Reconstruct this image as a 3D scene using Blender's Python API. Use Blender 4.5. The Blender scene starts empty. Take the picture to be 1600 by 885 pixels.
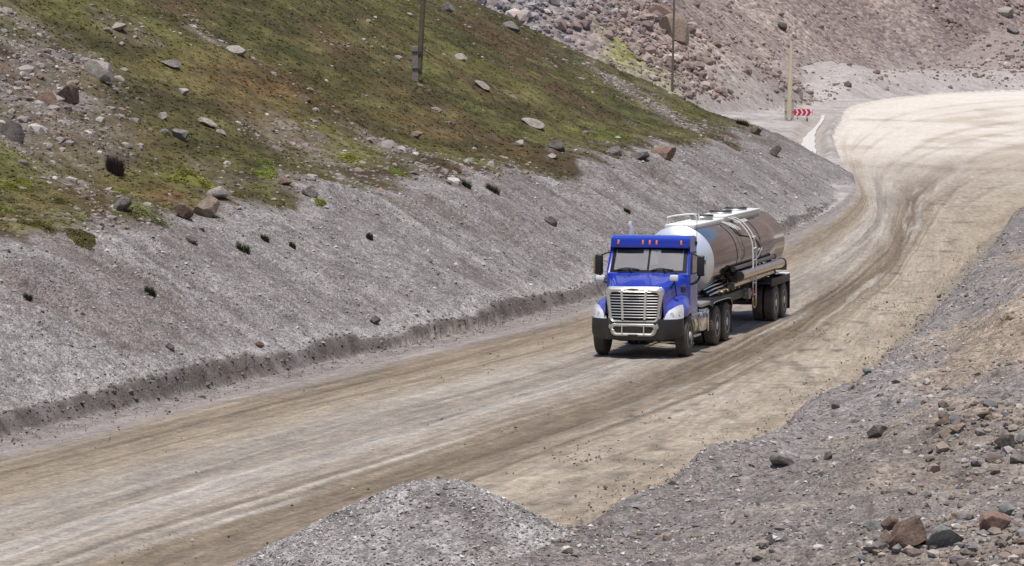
import bpy, bmesh, math, random
import numpy as np
from mathutils import Vector, Matrix

S = bpy.context.scene
COL = S.collection
rng = np.random.default_rng(7)
random.seed(7)

# ------------------------------------------------------------------ camera, sky, sun, exposure
F_PX, CAM_H, HOR = 5200.0, 7.5, 95.0          # focal length and horizon row on a 1600 x 885 frame
PITCH = math.atan((442.5 - HOR) / F_PX)
cam_d = bpy.data.cameras.new('camera'); cam = bpy.data.objects.new('camera', cam_d); COL.objects.link(cam)
cam_d.sensor_width = 36.0; cam_d.lens = 36.0 * F_PX / 1600.0
cam_d.clip_start = 0.5; cam_d.clip_end = 5000
cam.location = (0, 0, CAM_H); cam.rotation_euler = (math.pi / 2 - PITCH, 0, 0)
S.camera = cam

SUN = Vector((-0.05, -0.24, 0.96)).normalized()
w = bpy.data.worlds.new('World'); S.world = w; w.use_nodes = True
nt = w.node_tree
sky = nt.nodes.new('ShaderNodeTexSky'); sky.sky_type = 'NISHITA'; sky.sun_disc = False
sky.sun_elevation = math.asin(SUN.z); sky.sun_rotation = math.atan2(SUN.x, SUN.y)
sky.air_density = 1.0; sky.dust_density = 3.0; sky.ozone_density = 1.0; sky.altitude = 1500
bg = nt.nodes['Background']; bg.inputs['Strength'].default_value = 0.125
nt.links.new(sky.outputs['Color'], bg.inputs['Color'])
sd = bpy.data.lights.new('sun', 'SUN'); sd.energy = 3.2; sd.angle = math.radians(4.5); sd.color = (1.0, 0.945, 0.865)
so = bpy.data.objects.new('sun', sd); COL.objects.link(so); so.location = (-50, 15, 90)
so.rotation_euler = (-SUN).to_track_quat('-Z', 'Y').to_euler()
S.view_settings.view_transform = 'Standard'; S.view_settings.look = 'None'
S.view_settings.gamma = 1.0; S.view_settings.use_curve_mapping = False
S.view_settings.exposure = 0.32

# ------------------------------------------------------------------ numpy noise
def _h(ix, iy, s):
    n = (ix.astype(np.int64) * 374761393 + iy.astype(np.int64) * 668265263 + s * 974634769) & 0xFFFFFFFF
    n = ((n ^ (n >> 13)) * 1274126177) & 0xFFFFFFFF
    n = n ^ (n >> 16)
    return (n & 0xFFFFFF) / float(0xFFFFFF)
def vn(x, y, s=0):
    fx = np.floor(x); fy = np.floor(y); tx = x - fx; ty = y - fy
    tx = tx * tx * (3 - 2 * tx); ty = ty * ty * (3 - 2 * ty)
    a = _h(fx, fy, s); b = _h(fx + 1, fy, s); c = _h(fx, fy + 1, s); d = _h(fx + 1, fy + 1, s)
    return (a + (b - a) * tx + (c - a) * ty + (a - b - c + d) * tx * ty) * 2 - 1
def fbm(x, y, o=3, s=0, g=0.5):
    r = 0; a = 1.0; t = 0
    c, sn = math.cos(0.6), math.sin(0.6)
    for k in range(o):
        r = r + a * vn(x, y, s + k * 17); t += a; a *= g
        x, y = (x * c - y * sn) * 2.03 + 7.1, (x * sn + y * c) * 2.03 - 3.7
    return r / t
def ss(a, b, x):
    t = np.clip((x - a) / (b - a), 0, 1); return t * t * (3 - 2 * t)

# ------------------------------------------------------------------ plan of the place (metres, camera above 0,0)
def zr(Y):                                     # the road climbs gently beyond 180 m
    t = np.maximum(Y - 175, 0); return 0.014 * t * t / (t + 25)
def catmull(P, n):
    P = np.array(P, float); Q = np.vstack([2 * P[0] - P[1], P, 2 * P[-1] - P[-2]]); out = []
    for i in range(1, len(Q) - 2):
        p0, p1, p2, p3 = Q[i - 1], Q[i], Q[i + 1], Q[i + 2]
        for t in np.linspace(0, 1, n, endpoint=False):
            out.append(0.5 * (2 * p1 + (p2 - p0) * t + (2 * p0 - 5 * p1 + 4 * p2 - p3) * t * t + (3 * p1 - p0 - 3 * p2 + p3) * t ** 3))
    out.append(P[-1]); return np.array(out)
LK = [(-62, -96), (-28, 11), (-10.2, 66), (2, 103), (12.3, 147), (20.0, 195), (23.5, 240), (27, 280), (31.5, 319), (38, 372), (49, 415), (64, 445), (90, 462), (150, 470), (320, 470)]
RK = [(-50, -102), (-14.6, 6), (1.9, 55), (5.4, 66), (8.6, 79), (12.4, 98), (17.6, 125), (21.0, 142), (30.0, 180), (40, 204), (52, 222), (66, 236), (82, 248), (100, 258), (120, 266), (150, 272), (200, 278), (320, 280)]
FK = LK[:6]
L_ = catmull(LK, 5); R_ = catmull(RK, 5); F1 = catmull(FK, 4)
F2 = np.array([(20.0, 195), (20.6, 203), (18.5, 211), (12, 219), (0, 228), (-30, 243), (-120, 280), (-400, 360)], float)
MK = np.array([(-500, 330), (-120, 330), (-30, 318), (5, 308), (20, 322), (30, 352), (38, 405), (47, 452), (62, 486), (95, 510), (150, 520), (420, 520)], float)
def sdist(P, X, Y):                            # signed distance to an open polyline, left of travel positive; and arclength
    best = np.full(X.shape, 1e18); sg = np.zeros(X.shape); al = np.zeros(X.shape); acc = 0
    for i in range(len(P) - 1):
        a, b = P[i], P[i + 1]; e = b - a; l2 = e @ e; l = math.sqrt(l2)
        dx = X - a[0]; dy = Y - a[1]
        t = (dx * e[0] + dy * e[1]) / l2; tc = np.clip(t, 0, 1)
        qx = dx - tc * e[0]; qy = dy - tc * e[1]; d2 = qx * qx + qy * qy
        m = d2 < best - 1e-9
        best = np.where(m, d2, best); sg = np.where(m, e[0] * dy - e[1] * dx, sg); al = np.where(m, acc + t * l if i in (0, len(P) - 2) else acc + tc * l, al)
        acc += l
    return np.sqrt(best) * np.sign(sg), al

def terrain(X, Y, full=False):
    X = np.asarray(X, float); Y = np.asarray(Y, float)
    dL, uL = sdist(L_, X, Y); dR, uR = sdist(R_, X, Y); dR = -dR
    d1, u1 = sdist(F1, X, Y); d2, _ = sdist(F2, X, Y)
    base = zr(Y)
    n_big = fbm(X / 9, Y / 9, 2, 3); n_mid = fbm(X / 1.9, Y / 1.9, 3, 11); n_sm = fbm(X / 0.5, Y / 0.5, 2, 23)
    rill = fbm(u1 / 0.9 + d1 * 0.25, d1 / 5.0, 3, 31)
    # --- left spur: cut scarp, gravel bank, bench, grass slope
    near = (np.minimum(d1, d2) > -30)
    k = 0.5
    d = -np.log(np.exp(-k * np.clip(d1, -60, 300)) + np.exp(-k * np.clip(d2 + 1.5, -60, 300)) + 1e-40) / k
    d = np.where(d2 > 25, d1, d)
    dj = d + 0.10 * fbm(X / 0.8, Y / 0.8, 2, 41) + 0.35 * n_big
    scar = (0.56 + 0.18 * vn(u1 / 3.1, u1 * 0, 5) + .04 * vn(u1 / .9, u1 * 0, 7)) * ss(-0.12, 0.38, dj + .08 * fbm(X / .45, Y / .45, 2, 43)) * (0.1 + 0.9 * ss(200, 130, Y))
    crest = 5.0 + 0.75 * vn(u1 / 7.0, u1 * 0, 6) + 0.45 * vn(u1 / 2.2, u1 * 0, 9)
    bank = 0.60 * np.clip(dj - 0.5, 0, None)
    over = np.clip(dj - crest, 0, None)
    slope2 = 0.30 * np.minimum(over, 4.0) + 0.54 * np.clip(over - 4.0, 0, 45) + 0.25 * np.clip(over - 49, 0, None)
    zb = np.minimum(bank, 0.60 * (crest - 0.5)) + slope2
    g = ss(0.0, 1.6, over)                      # 1 on the vegetated part
    zh = scar + zb
    zh = zh - 0.25 * np.exp(-(over - 0.2) ** 2 / 0.5) * 0.4
    rough_bank = 0.05 * n_mid + 0.02 * n_sm + 0.19 * rill * ss(0.5, 1.8, d) * (1 - g)
    rough_hill = 0.20 * fbm(X / 4.5, Y / 4.5, 3, 51) + 0.10 * np.abs(fbm(X / 1.0, Y / 1.0, 2, 61)) + 0.55 * fbm(X / 15, Y / 15, 2, 63) * ss(4, 12, over)
    zh = zh + ss(-0.1, 0.3, d) * (rough_bank * (1 - g) + rough_hill * g) + 0.05 * n_sm * ss(0, .3, dj) * ss(1.0, .5, dj)
    # --- right cut: windrow, rising waste ground
    rj = dR + 0.16 * n_mid + 0.24 * fbm(X / 4, Y / 4, 2, 71)
    rp = np.clip(rj, 0, None)
    zright = (0.30 + .17 * ss(64, 78, Y)) * np.minimum(rp, 4.5) + 0.15 * np.clip(rp - 4.5, 0, 8) + 0.02 * np.clip(rp - 12.5, 0, 30) + 0.85 * np.clip(rp - 34, 0, 120)  # unseen far part steepened into a hill for the tank to reflect
    zright = zright * (0.62 + 0.38 * ss(48, 60, Y)) + ss(14, 4, np.hypot(X, Y)) * 1.2 + 2.2 * ss(38, 12, Y) * ss(3, 9, rp)
    wind = np.exp(-((rj - 1.0) / 0.75) ** 2) * (0.30 + 0.20 * vn(uR / 2.3, uR * 0, 8)) * ss(175, 110, Y)
    zright = zright + wind * ss(0, .6, rp)
    for (mx, my, hh, sx, sy) in ((7.3, 65.0, 0.55, 1.6, 2.2), (3.0, 57.0, 0.25, 1.2, 1.4), (9.3, 62, 0.45, 1.0, 1.4), (7.4, 57, .35, 1.1, 1.5), (10.6, 72, .5, 1.2, 2.5), (13.5, 88, .5, 1.3, 3), (8.0, 70.5, 0.2, 2.2, 2), (21, 139, 0.7, 2.5, 7), (5.0, 51, .25, 1.2, 1.3)):
        zright = zright + hh * np.exp(-((X - mx) / sx) ** 2 - ((Y - my) / sy) ** 2) * ss(0.0, 0.9, rj)
    gul = fbm((X * 0.45 + Y * 0.9) / 0.9, (X * 0.9 - Y * 0.45) / 6.0, 3, 81)
    zright = zright + ss(0, .5, rp) * (0.07 * n_mid + 0.03 * n_sm + 0.30 * gul * ss(1.5, 4, rp) + 0.30 * fbm(X / 2.0, Y / 2.6, 4, 83) * ss(.5, 2, rp))
    # --- valley floor beyond, pad berm, mountain
    dM, uM = sdist(MK, X, Y)
    ditch = ss(1.7, 0.75, np.abs(dL - 2.0)) * ss(236, 250, Y) * ss(345, 330, Y)
    zval = base + 0.05 * np.clip(dL, 0, 14) + ss(0.2, 1.5, dL) * 0.15 * fbm(X / 2.2, Y / 5, 3, 13) * (1 - np.clip(ditch * 1.5, 0, 1))
    far = ss(225, 245, Y)
    zval = zval - 0.35 * ditch + far * 0.30 * np.exp(-((dL - 0.4) / 0.5) ** 2) * ss(345, 300, Y)
    pb = ss(385, 440, Y) * ss(0.0, 6.0, dL)
    zval = zval + pb * (1.7 + 0.8 * vn(uL / 13.0, uL * 0, 12) + 0.55 * fbm(X / 7, Y / 16, 3, 91))
    zval = zval + ss(0, 7, dL) * (5.5 * np.exp(-((X - 74) / 16.0) ** 2 - ((Y - 520) / 26.0) ** 2) + 1.7 * np.exp(-((X - 42) / 7.0) ** 2 - ((Y - 418) / 20.0) ** 2) + .55 * fbm(X / 3.2, Y / 6, 3, 93) * ss(330, 360, Y))
    mp = np.clip(dM + 1.5 * fbm(X / 12, Y / 12, 2, 95), 0, None)
    zm = base + 0.1 + 0.66 * np.minimum(mp, 150) + 0.35 * np.clip(mp - 150, 0, 250)
    zm = zm + ss(0, 6, mp) * (1.5 * fbm(X / 26, Y / 26, 2, 97) + 0.55 * fbm(X / 6, Y / 6, 3, 99) + 0.16 * fbm(X / 1.6, Y / 1.6, 2, 101))
    dsm = np.minimum(dM, 80)
    zleftfar = np.where(dM > 0, np.maximum(zm, zval), zval)
    # --- combine
    inside = (dL < 0) & (dR < 0)
    zroad = base - 0.07
    edge = np.minimum(-dL, -dR)
    zroad = zroad + 0.07 * ss(1.4, 0.0, edge) + 0.02 * n_mid * ss(1.8, .3, edge)
    zleft = np.where((Y > 150) & (d1 > -60), np.maximum(np.where(d > -0.1, base + zh, -99), zleftfar), np.where(d > -0.1, base + zh, zleftfar))
    zleft = np.where(Y < 150, base + np.maximum(zh, 0), zleft)
    z = np.where(dR > 0, base + zright, np.where(dL > 0, zleft, zroad))
    rr = np.hypot(X, Y)
    z = z + np.where((dR > 0) & (Y < 120), 0, 0)
    if not full: return z
    onhill = (dL > 0) & (base + zh >= zleftfar - 0.02) & (d > -0.1) | ((dL > 0) & (Y < 150))
    onmtn = (dL > 0) & ~onhill & (dM > 0) & (zm > zval - 0.02)
    return z, dict(dL=dL, dR=dR, uL=uL, uR=uR, d=d, dj=dj, u1=u1, over=over, g=g, onhill=onhill, onmtn=onmtn, inside=inside, ditch=ditch,
                   dM=dM, mp=mp, rj=rj, pb=pb, n_mid=n_mid, n_sm=n_sm, n_big=n_big, gul=gul, rill=rill)
HEAP = (-0.022 * 49, 48.0, 1.50, 2.78)
def heap_z(X, Y):                              # the tipped heap of gravel by the near road edge
    x = X - HEAP[0]; y = Y - HEAP[1]; q = np.hypot(x / 1.12, y / .95) / HEAP[3]
    return np.where(q < 1, HEAP[2] * (1.18 - np.sqrt(q * q * 1.22 + .05)) + .06 * fbm(x / .8 + 9, y / .8, 3, 701) + .025 * fbm(x / .2, y / .2, 2, 703) - .02, -9)
def surf(X, Y): return np.maximum(terrain(X, Y), heap_z(X, Y))
def zat(x, y): return float(surf(np.array([x]), np.array([y]))[0])
_cp, _sp = math.cos(PITCH), math.sin(PITCH)
def ground_hit(px, py, lo=30, hi=620, n=1500):  # where on the ground a photographed spot lies
    xc = (px - 800) / F_PX; yc = (442.5 - py) / F_PX
    dx, dy, dz = xc, _cp + yc * _sp, -_sp + yc * _cp
    t = np.exp(np.linspace(math.log(lo), math.log(hi), n))
    X = dx * t; Y = dy * t; Z = CAM_H + dz * t
    below = np.nonzero(Z < surf(X, Y))[0]
    i = below[0] if len(below) else n - 1
    return float(X[i]), float(Y[i])

# ------------------------------------------------------------------ object helpers
def meta(o, label=None, cat=None, group=None, kind=None):
    if label: o['label'] = label
    if cat: o['category'] = cat
    if group: o['group'] = group
    if kind: o['kind'] = kind
    return o
def np_mesh(name, V, Fq, mat, smooth=True, attrs=None, parent=None):
    me = bpy.data.meshes.new(name); V = np.asarray(V, np.float32); Fq = np.asarray(Fq, np.int32); k = Fq.shape[1]
    me.vertices.add(len(V)); me.vertices.foreach_set('co', V.ravel())
    me.loops.add(Fq.size); me.loops.foreach_set('vertex_index', Fq.ravel())
    me.polygons.add(len(Fq)); me.polygons.foreach_set('loop_start', np.arange(0, Fq.size, k, dtype=np.int32))
    me.polygons.foreach_set('use_smooth', np.full(len(Fq), smooth))
    for an, av in (attrs or {}).items():
        a = me.attributes.new(an, 'FLOAT_COLOR', 'POINT')
        c = np.ones((len(V), 4), np.float32); c[:, :3] = av; a.data.foreach_set('color', c.ravel())
    me.update(calc_edges=True); me.materials.append(mat)
    o = bpy.data.objects.new(name, me); COL.objects.link(o); o.parent = parent
    return o
def obj(name, bm, mat, parent=None, smooth=30, label=None):
    me = bpy.data.meshes.new(name); bm.normal_update(); bm.to_mesh(me); bm.free(); me.materials.append(mat)
    if smooth:
        me.polygons.foreach_set('use_smooth', [True] * len(me.polygons))
        me.set_sharp_from_angle(angle=math.radians(smooth))
    o = bpy.data.objects.new(name, me); COL.objects.link(o); o.parent = parent
    if label: o['label'] = label
    return o
def empty(name, loc, rz=0, rx=0, **k):
    o = bpy.data.objects.new(name, None); COL.objects.link(o); o.location = loc; o.rotation_euler = (rx, 0, rz); o.empty_display_size = .3
    return meta(o, **k)

# ------------------------------------------------------------------ materials
class M:
    def __init__(s, name):
        s.m = bpy.data.materials.new(name); s.m.use_nodes = True; s.t = s.m.node_tree; s.b = s.t.nodes['Principled BSDF']
    def n(s, ty, **k):
        o = s.t.nodes.new(ty)
        for a, b in k.items():
            if hasattr(o, a): setattr(o, a, b)
            else: o.inputs[a].default_value = b
        return o
    def l(s, a, b): s.t.links.new(a, b)
    def math(s, op, a, b=None, clamp=False):
        o = s.t.nodes.new('ShaderNodeMath'); o.operation = op; o.use_clamp = clamp
        for i, v in enumerate((a, b)):
            if v is None: continue
            if isinstance(v, (int, float)): o.inputs[i].default_value = v
            else: s.l(v, o.inputs[i])
        return o.outputs[0]
    def mapr(s, v, a, b, c, d):
        o = s.t.nodes.new('ShaderNodeMapRange'); s.l(v, o.inputs[0])
        for i, x in zip((1, 2, 3, 4), (a, b, c, d)): o.inputs[i].default_value = x
        return o.outputs[0]
    def mix(s, f, a, b, mode='MIX'):
        o = s.t.nodes.new('ShaderNodeMix'); o.data_type = 'RGBA'; o.blend_type = mode
        for v, i in ((f, 0), (a, 6), (b, 7)):
            if hasattr(v, 'is_output'): s.l(v, o.inputs[i])
            else: o.inputs[i].default_value = v if not isinstance(v, tuple) else (*v, 1)[:4]
        return o.outputs[2]
def simple(name, col, rough=0.5, metal=0.0, var=0.12, scale=6.0, coat=0.0, bump=0.0, dust=None, spec=0.5):
    q = M(name); b = q.b
    tc = q.n('ShaderNodeTexCoord'); nz = q.n('ShaderNodeTexNoise'); nz.inputs['Scale'].default_value = scale; nz.inputs['Detail'].default_value = 4
    q.l(tc.outputs['Object'], nz.inputs['Vector'])
    f = q.mapr(nz.outputs['Fac'], 0.3, 0.7, 1 - var, 1 + var)
    c = q.mix(1.0, tuple(col), f, 'MULTIPLY')
    if dust:                                    # road dust settled on the lower part of the thing
        sx = q.n('ShaderNodeSeparateXYZ'); q.l(tc.outputs['Object'], sx.inputs[0])
        n2 = q.n('ShaderNodeTexNoise'); n2.inputs['Scale'].default_value = 3.0; n2.inputs['Detail'].default_value = 5; q.l(tc.outputs['Object'], n2.inputs['Vector'])
        h = q.mapr(sx.outputs['Z'], dust[0], dust[1], dust[2], 0.02)
        ff = q.math('MULTIPLY', h, q.mapr(n2.outputs['Fac'], 0.35, 0.65, 0.4, 1.3), True)
        c = q.mix(ff, c, (0.25, 0.205, 0.155))
        q.l(q.mapr(ff, 0, 1, rough, 0.85), b.inputs['Roughness'])
    else: b.inputs['Roughness'].default_value = rough
    q.l(c, b.inputs['Base Color'])
    b.inputs['Metallic'].default_value = metal; b.inputs['Coat Weight'].default_value = coat; b.inputs['Coat Roughness'].default_value = 0.05
    b.inputs['Specular IOR Level'].default_value = spec
    if bump:
        bp = q.n('ShaderNodeBump'); bp.inputs['Strength'].default_value = bump; bp.inputs['Distance'].default_value = 0.02
        q.l(nz.outputs['Fac'], bp.inputs['Height']); q.l(bp.outputs['Normal'], b.inputs['Normal'])
    return q.m

def ground_material():
    q = M('earth_gravel_grass'); b = q.b; b.inputs['Roughness'].default_value = 0.95; b.inputs['Specular IOR Level'].default_value = 0.15
    tc = q.n('ShaderNodeTexCoord'); P = tc.outputs['Object']
    col = q.n('ShaderNodeAttribute', attribute_name='Col'); mk = q.n('ShaderNodeAttribute', attribute_name='Msk')
    sp = q.n('ShaderNodeSeparateColor'); q.l(mk.outputs['Color'], sp.inputs[0]); gr, ga, sc = sp.outputs
    def vor(s):
        v = q.n('ShaderNodeTexVoronoi'); v.inputs['Scale'].default_value = s; q.l(P, v.inputs['Vector']); return v
    def noi(s, d=4, st=None):
        v = q.n('ShaderNodeTexNoise'); v.inputs['Scale'].default_value = s; v.inputs['Detail'].default_value = d
        if st:
            mp = q.n('ShaderNodeMapping'); mp.inputs['Scale'].default_value = st; q.l(P, mp.inputs[0]); q.l(mp.outputs[0], v.inputs['Vector'])
        else: q.l(P, v.inputs['Vector'])
        return v
    v1, v2, v3 = vor(22), vor(9), vor(1.6)
    def val(v):
        s = q.n('ShaderNodeSeparateColor'); q.l(v.outputs['Color'], s.inputs[0]); return s.outputs[0]
    a1 = q.mapr(val(v1), 0, 1, 0.66, 1.34); a2 = q.mapr(val(v2), 0, 1, 0.80, 1.20); a3 = q.mapr(val(v3), 0, 1, 0.6, 1.4)
    peb = q.math('MULTIPLY', a1, a2)
    n1, n2 = noi(3.0, 6), noi(0.7, 4)
    na = q.math('MULTIPLY', q.mapr(n1.outputs['Fac'], 0.3, 0.7, 0.75, 1.25), q.mapr(n2.outputs['Fac'], 0.3, 0.7, 0.85, 1.15))
    def lerp1(f, v): return q.math('ADD', q.math('MULTIPLY', f, q.math('SUBTRACT', v, 1.0)), 1.0)
    fac = q.math('MULTIPLY', q.math('MULTIPLY', lerp1(gr, peb), lerp1(sc, a3)), na)
    n3 = noi(14, 5); gtex = q.mapr(n3.outputs['Fac'], 0.3, 0.7, 0.55, 1.5)
    fac = q.math('MULTIPLY', fac, lerp1(ga, gtex))
    q.l(q.mix(1.0, col.outputs['Color'], fac, 'MULTIPLY'), b.inputs['Base Color'])
    h = q.math('ADD', q.math('MULTIPLY', gr, q.math('ADD', q.math('MULTIPLY', v1.outputs['Distance'], -0.6), q.math('MULTIPLY', v2.outputs['Distance'], -0.7))),
               q.math('ADD', q.math('MULTIPLY', n3.outputs['Fac'], q.math('ADD', 0.25, q.math('MULTIPLY', ga, 0.8))), q.math('MULTIPLY', sc, q.math('MULTIPLY', v3.outputs['Distance'], -3.5))))
    bp = q.n('ShaderNodeBump'); bp.inputs['Strength'].default_value = 0.7; bp.inputs['Distance'].default_value = 0.07
    q.l(h, bp.inputs['Height']); q.l(bp.outputs['Normal'], b.inputs['Normal'])
    return q.m
def road_material():
    q = M('dusty_haul_road'); b = q.b; b.inputs['Roughness'].default_value = 0.9; b.inputs['Specular IOR Level'].default_value = 0.2
    tc = q.n('ShaderNodeTexCoord'); P = tc.outputs['Object']
    col = q.n('ShaderNodeAttribute', attribute_name='Col')
    v = q.n('ShaderNodeTexVoronoi'); v.inputs['Scale'].default_value = 16; q.l(P, v.inputs['Vector'])
    s = q.n('ShaderNodeSeparateColor'); q.l(v.outputs['Color'], s.inputs[0])
    n1 = q.n('ShaderNodeTexNoise'); n1.inputs['Scale'].default_value = 2.2; n1.inputs['Detail'].default_value = 7; n1.inputs['Roughness'].default_value = .65; q.l(P, n1.inputs['Vector'])
    tk = q.n('ShaderNodeAttribute', attribute_name='Trk')
    def streak(a, b_, d):
        mp = q.n('ShaderNodeMapping'); mp.inputs['Scale'].default_value = (a, b_, 0); q.l(tk.outputs['Vector'], mp.inputs[0])
        z = q.n('ShaderNodeTexNoise'); z.inputs['Scale'].default_value = 1.0; z.inputs['Detail'].default_value = d; z.inputs['Roughness'].default_value = .6; q.l(mp.outputs[0], z.inputs['Vector']); return z.outputs['Fac']
    s1, s2 = streak(9.0, .55, 6), streak(2.2, .07, 6); tz = q.n('ShaderNodeSeparateXYZ'); q.l(tk.outputs['Vector'], tz.inputs[0]); near = q.math('SUBTRACT', 1.0, tz.outputs[2], True)
    def soft(v, lo, hi): return q.math('ADD', 1.0, q.math('MULTIPLY', q.math('ADD', q.math('MULTIPLY', near, .8), .2), q.math('SUBTRACT', q.mapr(v, .3, .7, lo, hi), 1.0)))
    f = q.math('MULTIPLY', q.mapr(s.outputs[0], 0, 1, 0.80, 1.20), q.mapr(n1.outputs['Fac'], 0.3, 0.7, 0.82, 1.18))
    f = q.math('MULTIPLY', f, q.math('MULTIPLY', soft(s1, .80, 1.20), soft(s2, .84, 1.16)))
    q.l(q.mix(1.0, col.outputs['Color'], f, 'MULTIPLY'), b.inputs['Base Color'])
    bp = q.n('ShaderNodeBump'); bp.inputs['Strength'].default_value = 0.5; bp.inputs['Distance'].default_value = 0.04
    q.l(q.math('ADD', q.math('ADD', n1.outputs['Fac'], q.math('MULTIPLY', s1, .8)), q.math('MULTIPLY', v.outputs['Distance'], -0.4)), bp.inputs['Height']); q.l(bp.outputs['Normal'], b.inputs['Normal'])
    return q.m
def attr_material(name, rough=0.9, var=0.15, scale=9, thin=0.0):
    q = M(name); b = q.b; b.inputs['Roughness'].default_value = rough; b.inputs['Specular IOR Level'].default_value = 0.2
    tc = q.n('ShaderNodeTexCoord'); col = q.n('ShaderNodeAttribute', attribute_name='Col')
    n = q.n('ShaderNodeTexNoise'); n.inputs['Scale'].default_value = scale; n.inputs['Detail'].default_value = 4; q.l(tc.outputs['Object'], n.inputs['Vector'])
    cc = q.mix(1.0, col.outputs['Color'], q.mapr(n.outputs['Fac'], .3, .7, 1 - var, 1 + var), 'MULTIPLY'); q.l(cc, b.inputs['Base Color'])
    if thin:
        tr = q.n('ShaderNodeBsdfTranslucent'); q.l(cc, tr.inputs['Color']); mx = q.n('ShaderNodeMixShader'); mx.inputs[0].default_value = thin
        q.l(b.outputs[0], mx.inputs[1]); q.l(tr.outputs[0], mx.inputs[2]); q.l(mx.outputs[0], q.t.nodes['Material Output'].inputs['Surface'])
    return q.m
def rock_material(name, col, col2):
    q = M(name); b = q.b; b.inputs['Roughness'].default_value = 0.9; b.inputs['Specular IOR Level'].default_value = 0.25
    tc = q.n('ShaderNodeTexCoord'); oi = q.n('ShaderNodeObjectInfo')
    ad = q.n('ShaderNodeVectorMath', operation='ADD'); q.l(tc.outputs['Object'], ad.inputs[0]); q.l(oi.outputs['Location'], ad.inputs[1])
    n = q.n('ShaderNodeTexNoise'); n.inputs['Scale'].default_value = 5; n.inputs['Detail'].default_value = 7; n.inputs['Roughness'].default_value = .65; q.l(ad.outputs[0], n.inputs['Vector'])
    n2 = q.n('ShaderNodeTexNoise'); n2.inputs['Scale'].default_value = 22; n2.inputs['Detail'].default_value = 5; q.l(ad.outputs[0], n2.inputs['Vector'])
    c = q.mix(q.mapr(n.outputs['Fac'], .38, .62, 0, 1), col, col2)
    c = q.mix(1.0, c, q.mapr(n2.outputs['Fac'], .3, .7, .72, 1.28), 'MULTIPLY')
    q.l(c, b.inputs['Base Color'])
    bp = q.n('ShaderNodeBump'); bp.inputs['Strength'].default_value = .7; bp.inputs['Distance'].default_value = .05
    q.l(q.math('ADD', n.outputs['Fac'], q.math('MULTIPLY', n2.outputs['Fac'], .4)), bp.inputs['Height']); q.l(bp.outputs['Normal'], b.inputs['Normal'])
    return q.m
MG = ground_material(); MR = road_material(); MST = attr_material('loose_stone'); MGR = attr_material('alpine_grass', .8, .2, 3, .45)
ROCK = dict(cream=rock_material('cream_stone', (.66, .61, .52), (.52, .46, .37)), pale=rock_material('pale_stone', (.38, .34, .30), (.27, .23, .195)), grey=rock_material('grey_stone', (.22, .20, .185), (.13, .115, .105)),
            brown=rock_material('brown_stone', (.20, .14, .105), (.11, .075, .058)), red=rock_material('pinkish_stone', (.28, .185, .145), (.18, .12, .095)),
            dark=rock_material('dark_stone', (.135, .118, .106), (.075, .066, .060)), tan=rock_material('tan_stone', (.31, .24, .185), (.19, .145, .11)),
            blue=rock_material('bluish_stone', (.27, .275, .26), (.16, .165, .155)))

# ------------------------------------------------------------------ the ground: one sheet from the camera out to the mountains
def patch_field(X, Y, spots):
    r = np.zeros(X.shape)
    wob = 1 + 0.55 * fbm(X / 2.2, Y / 2.2, 3, 201)
    for (cx, cy, rad, st) in spots:
        r = np.maximum(r, np.exp(-((X - cx) ** 2 + ((Y - cy) * 0.55) ** 2) / (rad * wob) ** 2) * st)
    return r
def spots(lst): return [(*ground_hit(px, py), rad, st) for (px, py, rad, st) in lst]
ROCKY = spots([(50, 100, 1.6, 1), (110, 92, 1.4, 1), (30, 150, 1.5, .9), (95, 160, 1.3, .9), (40, 205, 1.5, .9), (100, 195, 1.2, .8), (180, 190, 1.0, .6), (130, 215, .9, .6),
               (600, 225, 1.2, .8), (650, 240, 1.1, .8), (470, 215, 1.0, .6), (410, 215, 1.0, .5), (150, 345, 1.0, .8), (230, 335, .8, .5), (560, 270, 1.4, .7), (480, 290, 1.2, .6), (680, 265, 1.6, .8), (120, 290, 1.0, .6), (360, 275, .9, .6), (750, 275, 1.5, .8), (820, 270, 1.3, .7), (330, 60, .9, .5), (190, 45, .9, .5), (20, 30, 1.2, .6), (1020, 165, 3.0, .9), (1060, 190, 2.5, .8), (970, 130, 2.5, .8)])
REDD = spots([(400, 145, 3.2, 1), (480, 150, 3, .9), (340, 120, 2.6, .8), (540, 175, 2.6, .8), (270, 100, 2.5, .6), (620, 190, 2.4, .7), (720, 215, 2.4, .6), (250, 235, 1.8, .6), (120, 300, 1.0, .9), (60, 320, 1.0, .8), (260, 310, 1.0, .8), (820, 160, 3, .5), (160, 250, 2, .5)])
LIME = spots([(900, 205, 2.2, 1), (960, 215, 1.8, .9), (830, 190, 1.8, .6), (600, 130, 2.5, .5), (540, 60, 3, .5), (560, 150, 1.6, .7), (740, 100, 3, .4), (240, 60, 2.2, .5), (380, 50, 2, .4), (1010, 90, 4.0, 1.0), (985, 80, 3.0, 1), (150, 230, 1.4, .6), (60, 60, 1.6, .6), (490, 195, 1.3, .7), (300, 280, 1.3, .9), (560, 250, 1.0, .9), (30, 288, 1.0, .9), (430, 298, .8, .8), (240, 330, .9, .9), (100, 352, 1.2, .8), (640, 268, .8, .9), (500, 270, .8, .7), (700, 245, 1, .7), (350, 250, 1.2, .7)])
DARKG = spots([(560, 190, 1.0, .9), (520, 178, .9, .9), (600, 200, .9, .8), (20, 60, 1.2, .6), (210, 150, 1.2, .5), (1090, 150, 1.6, .9), (1140, 180, 1.4, 1), (1180, 195, 1.2, 1), (860, 235, 1.0, .6), (1000, 200, 1.6, .6)])
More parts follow.
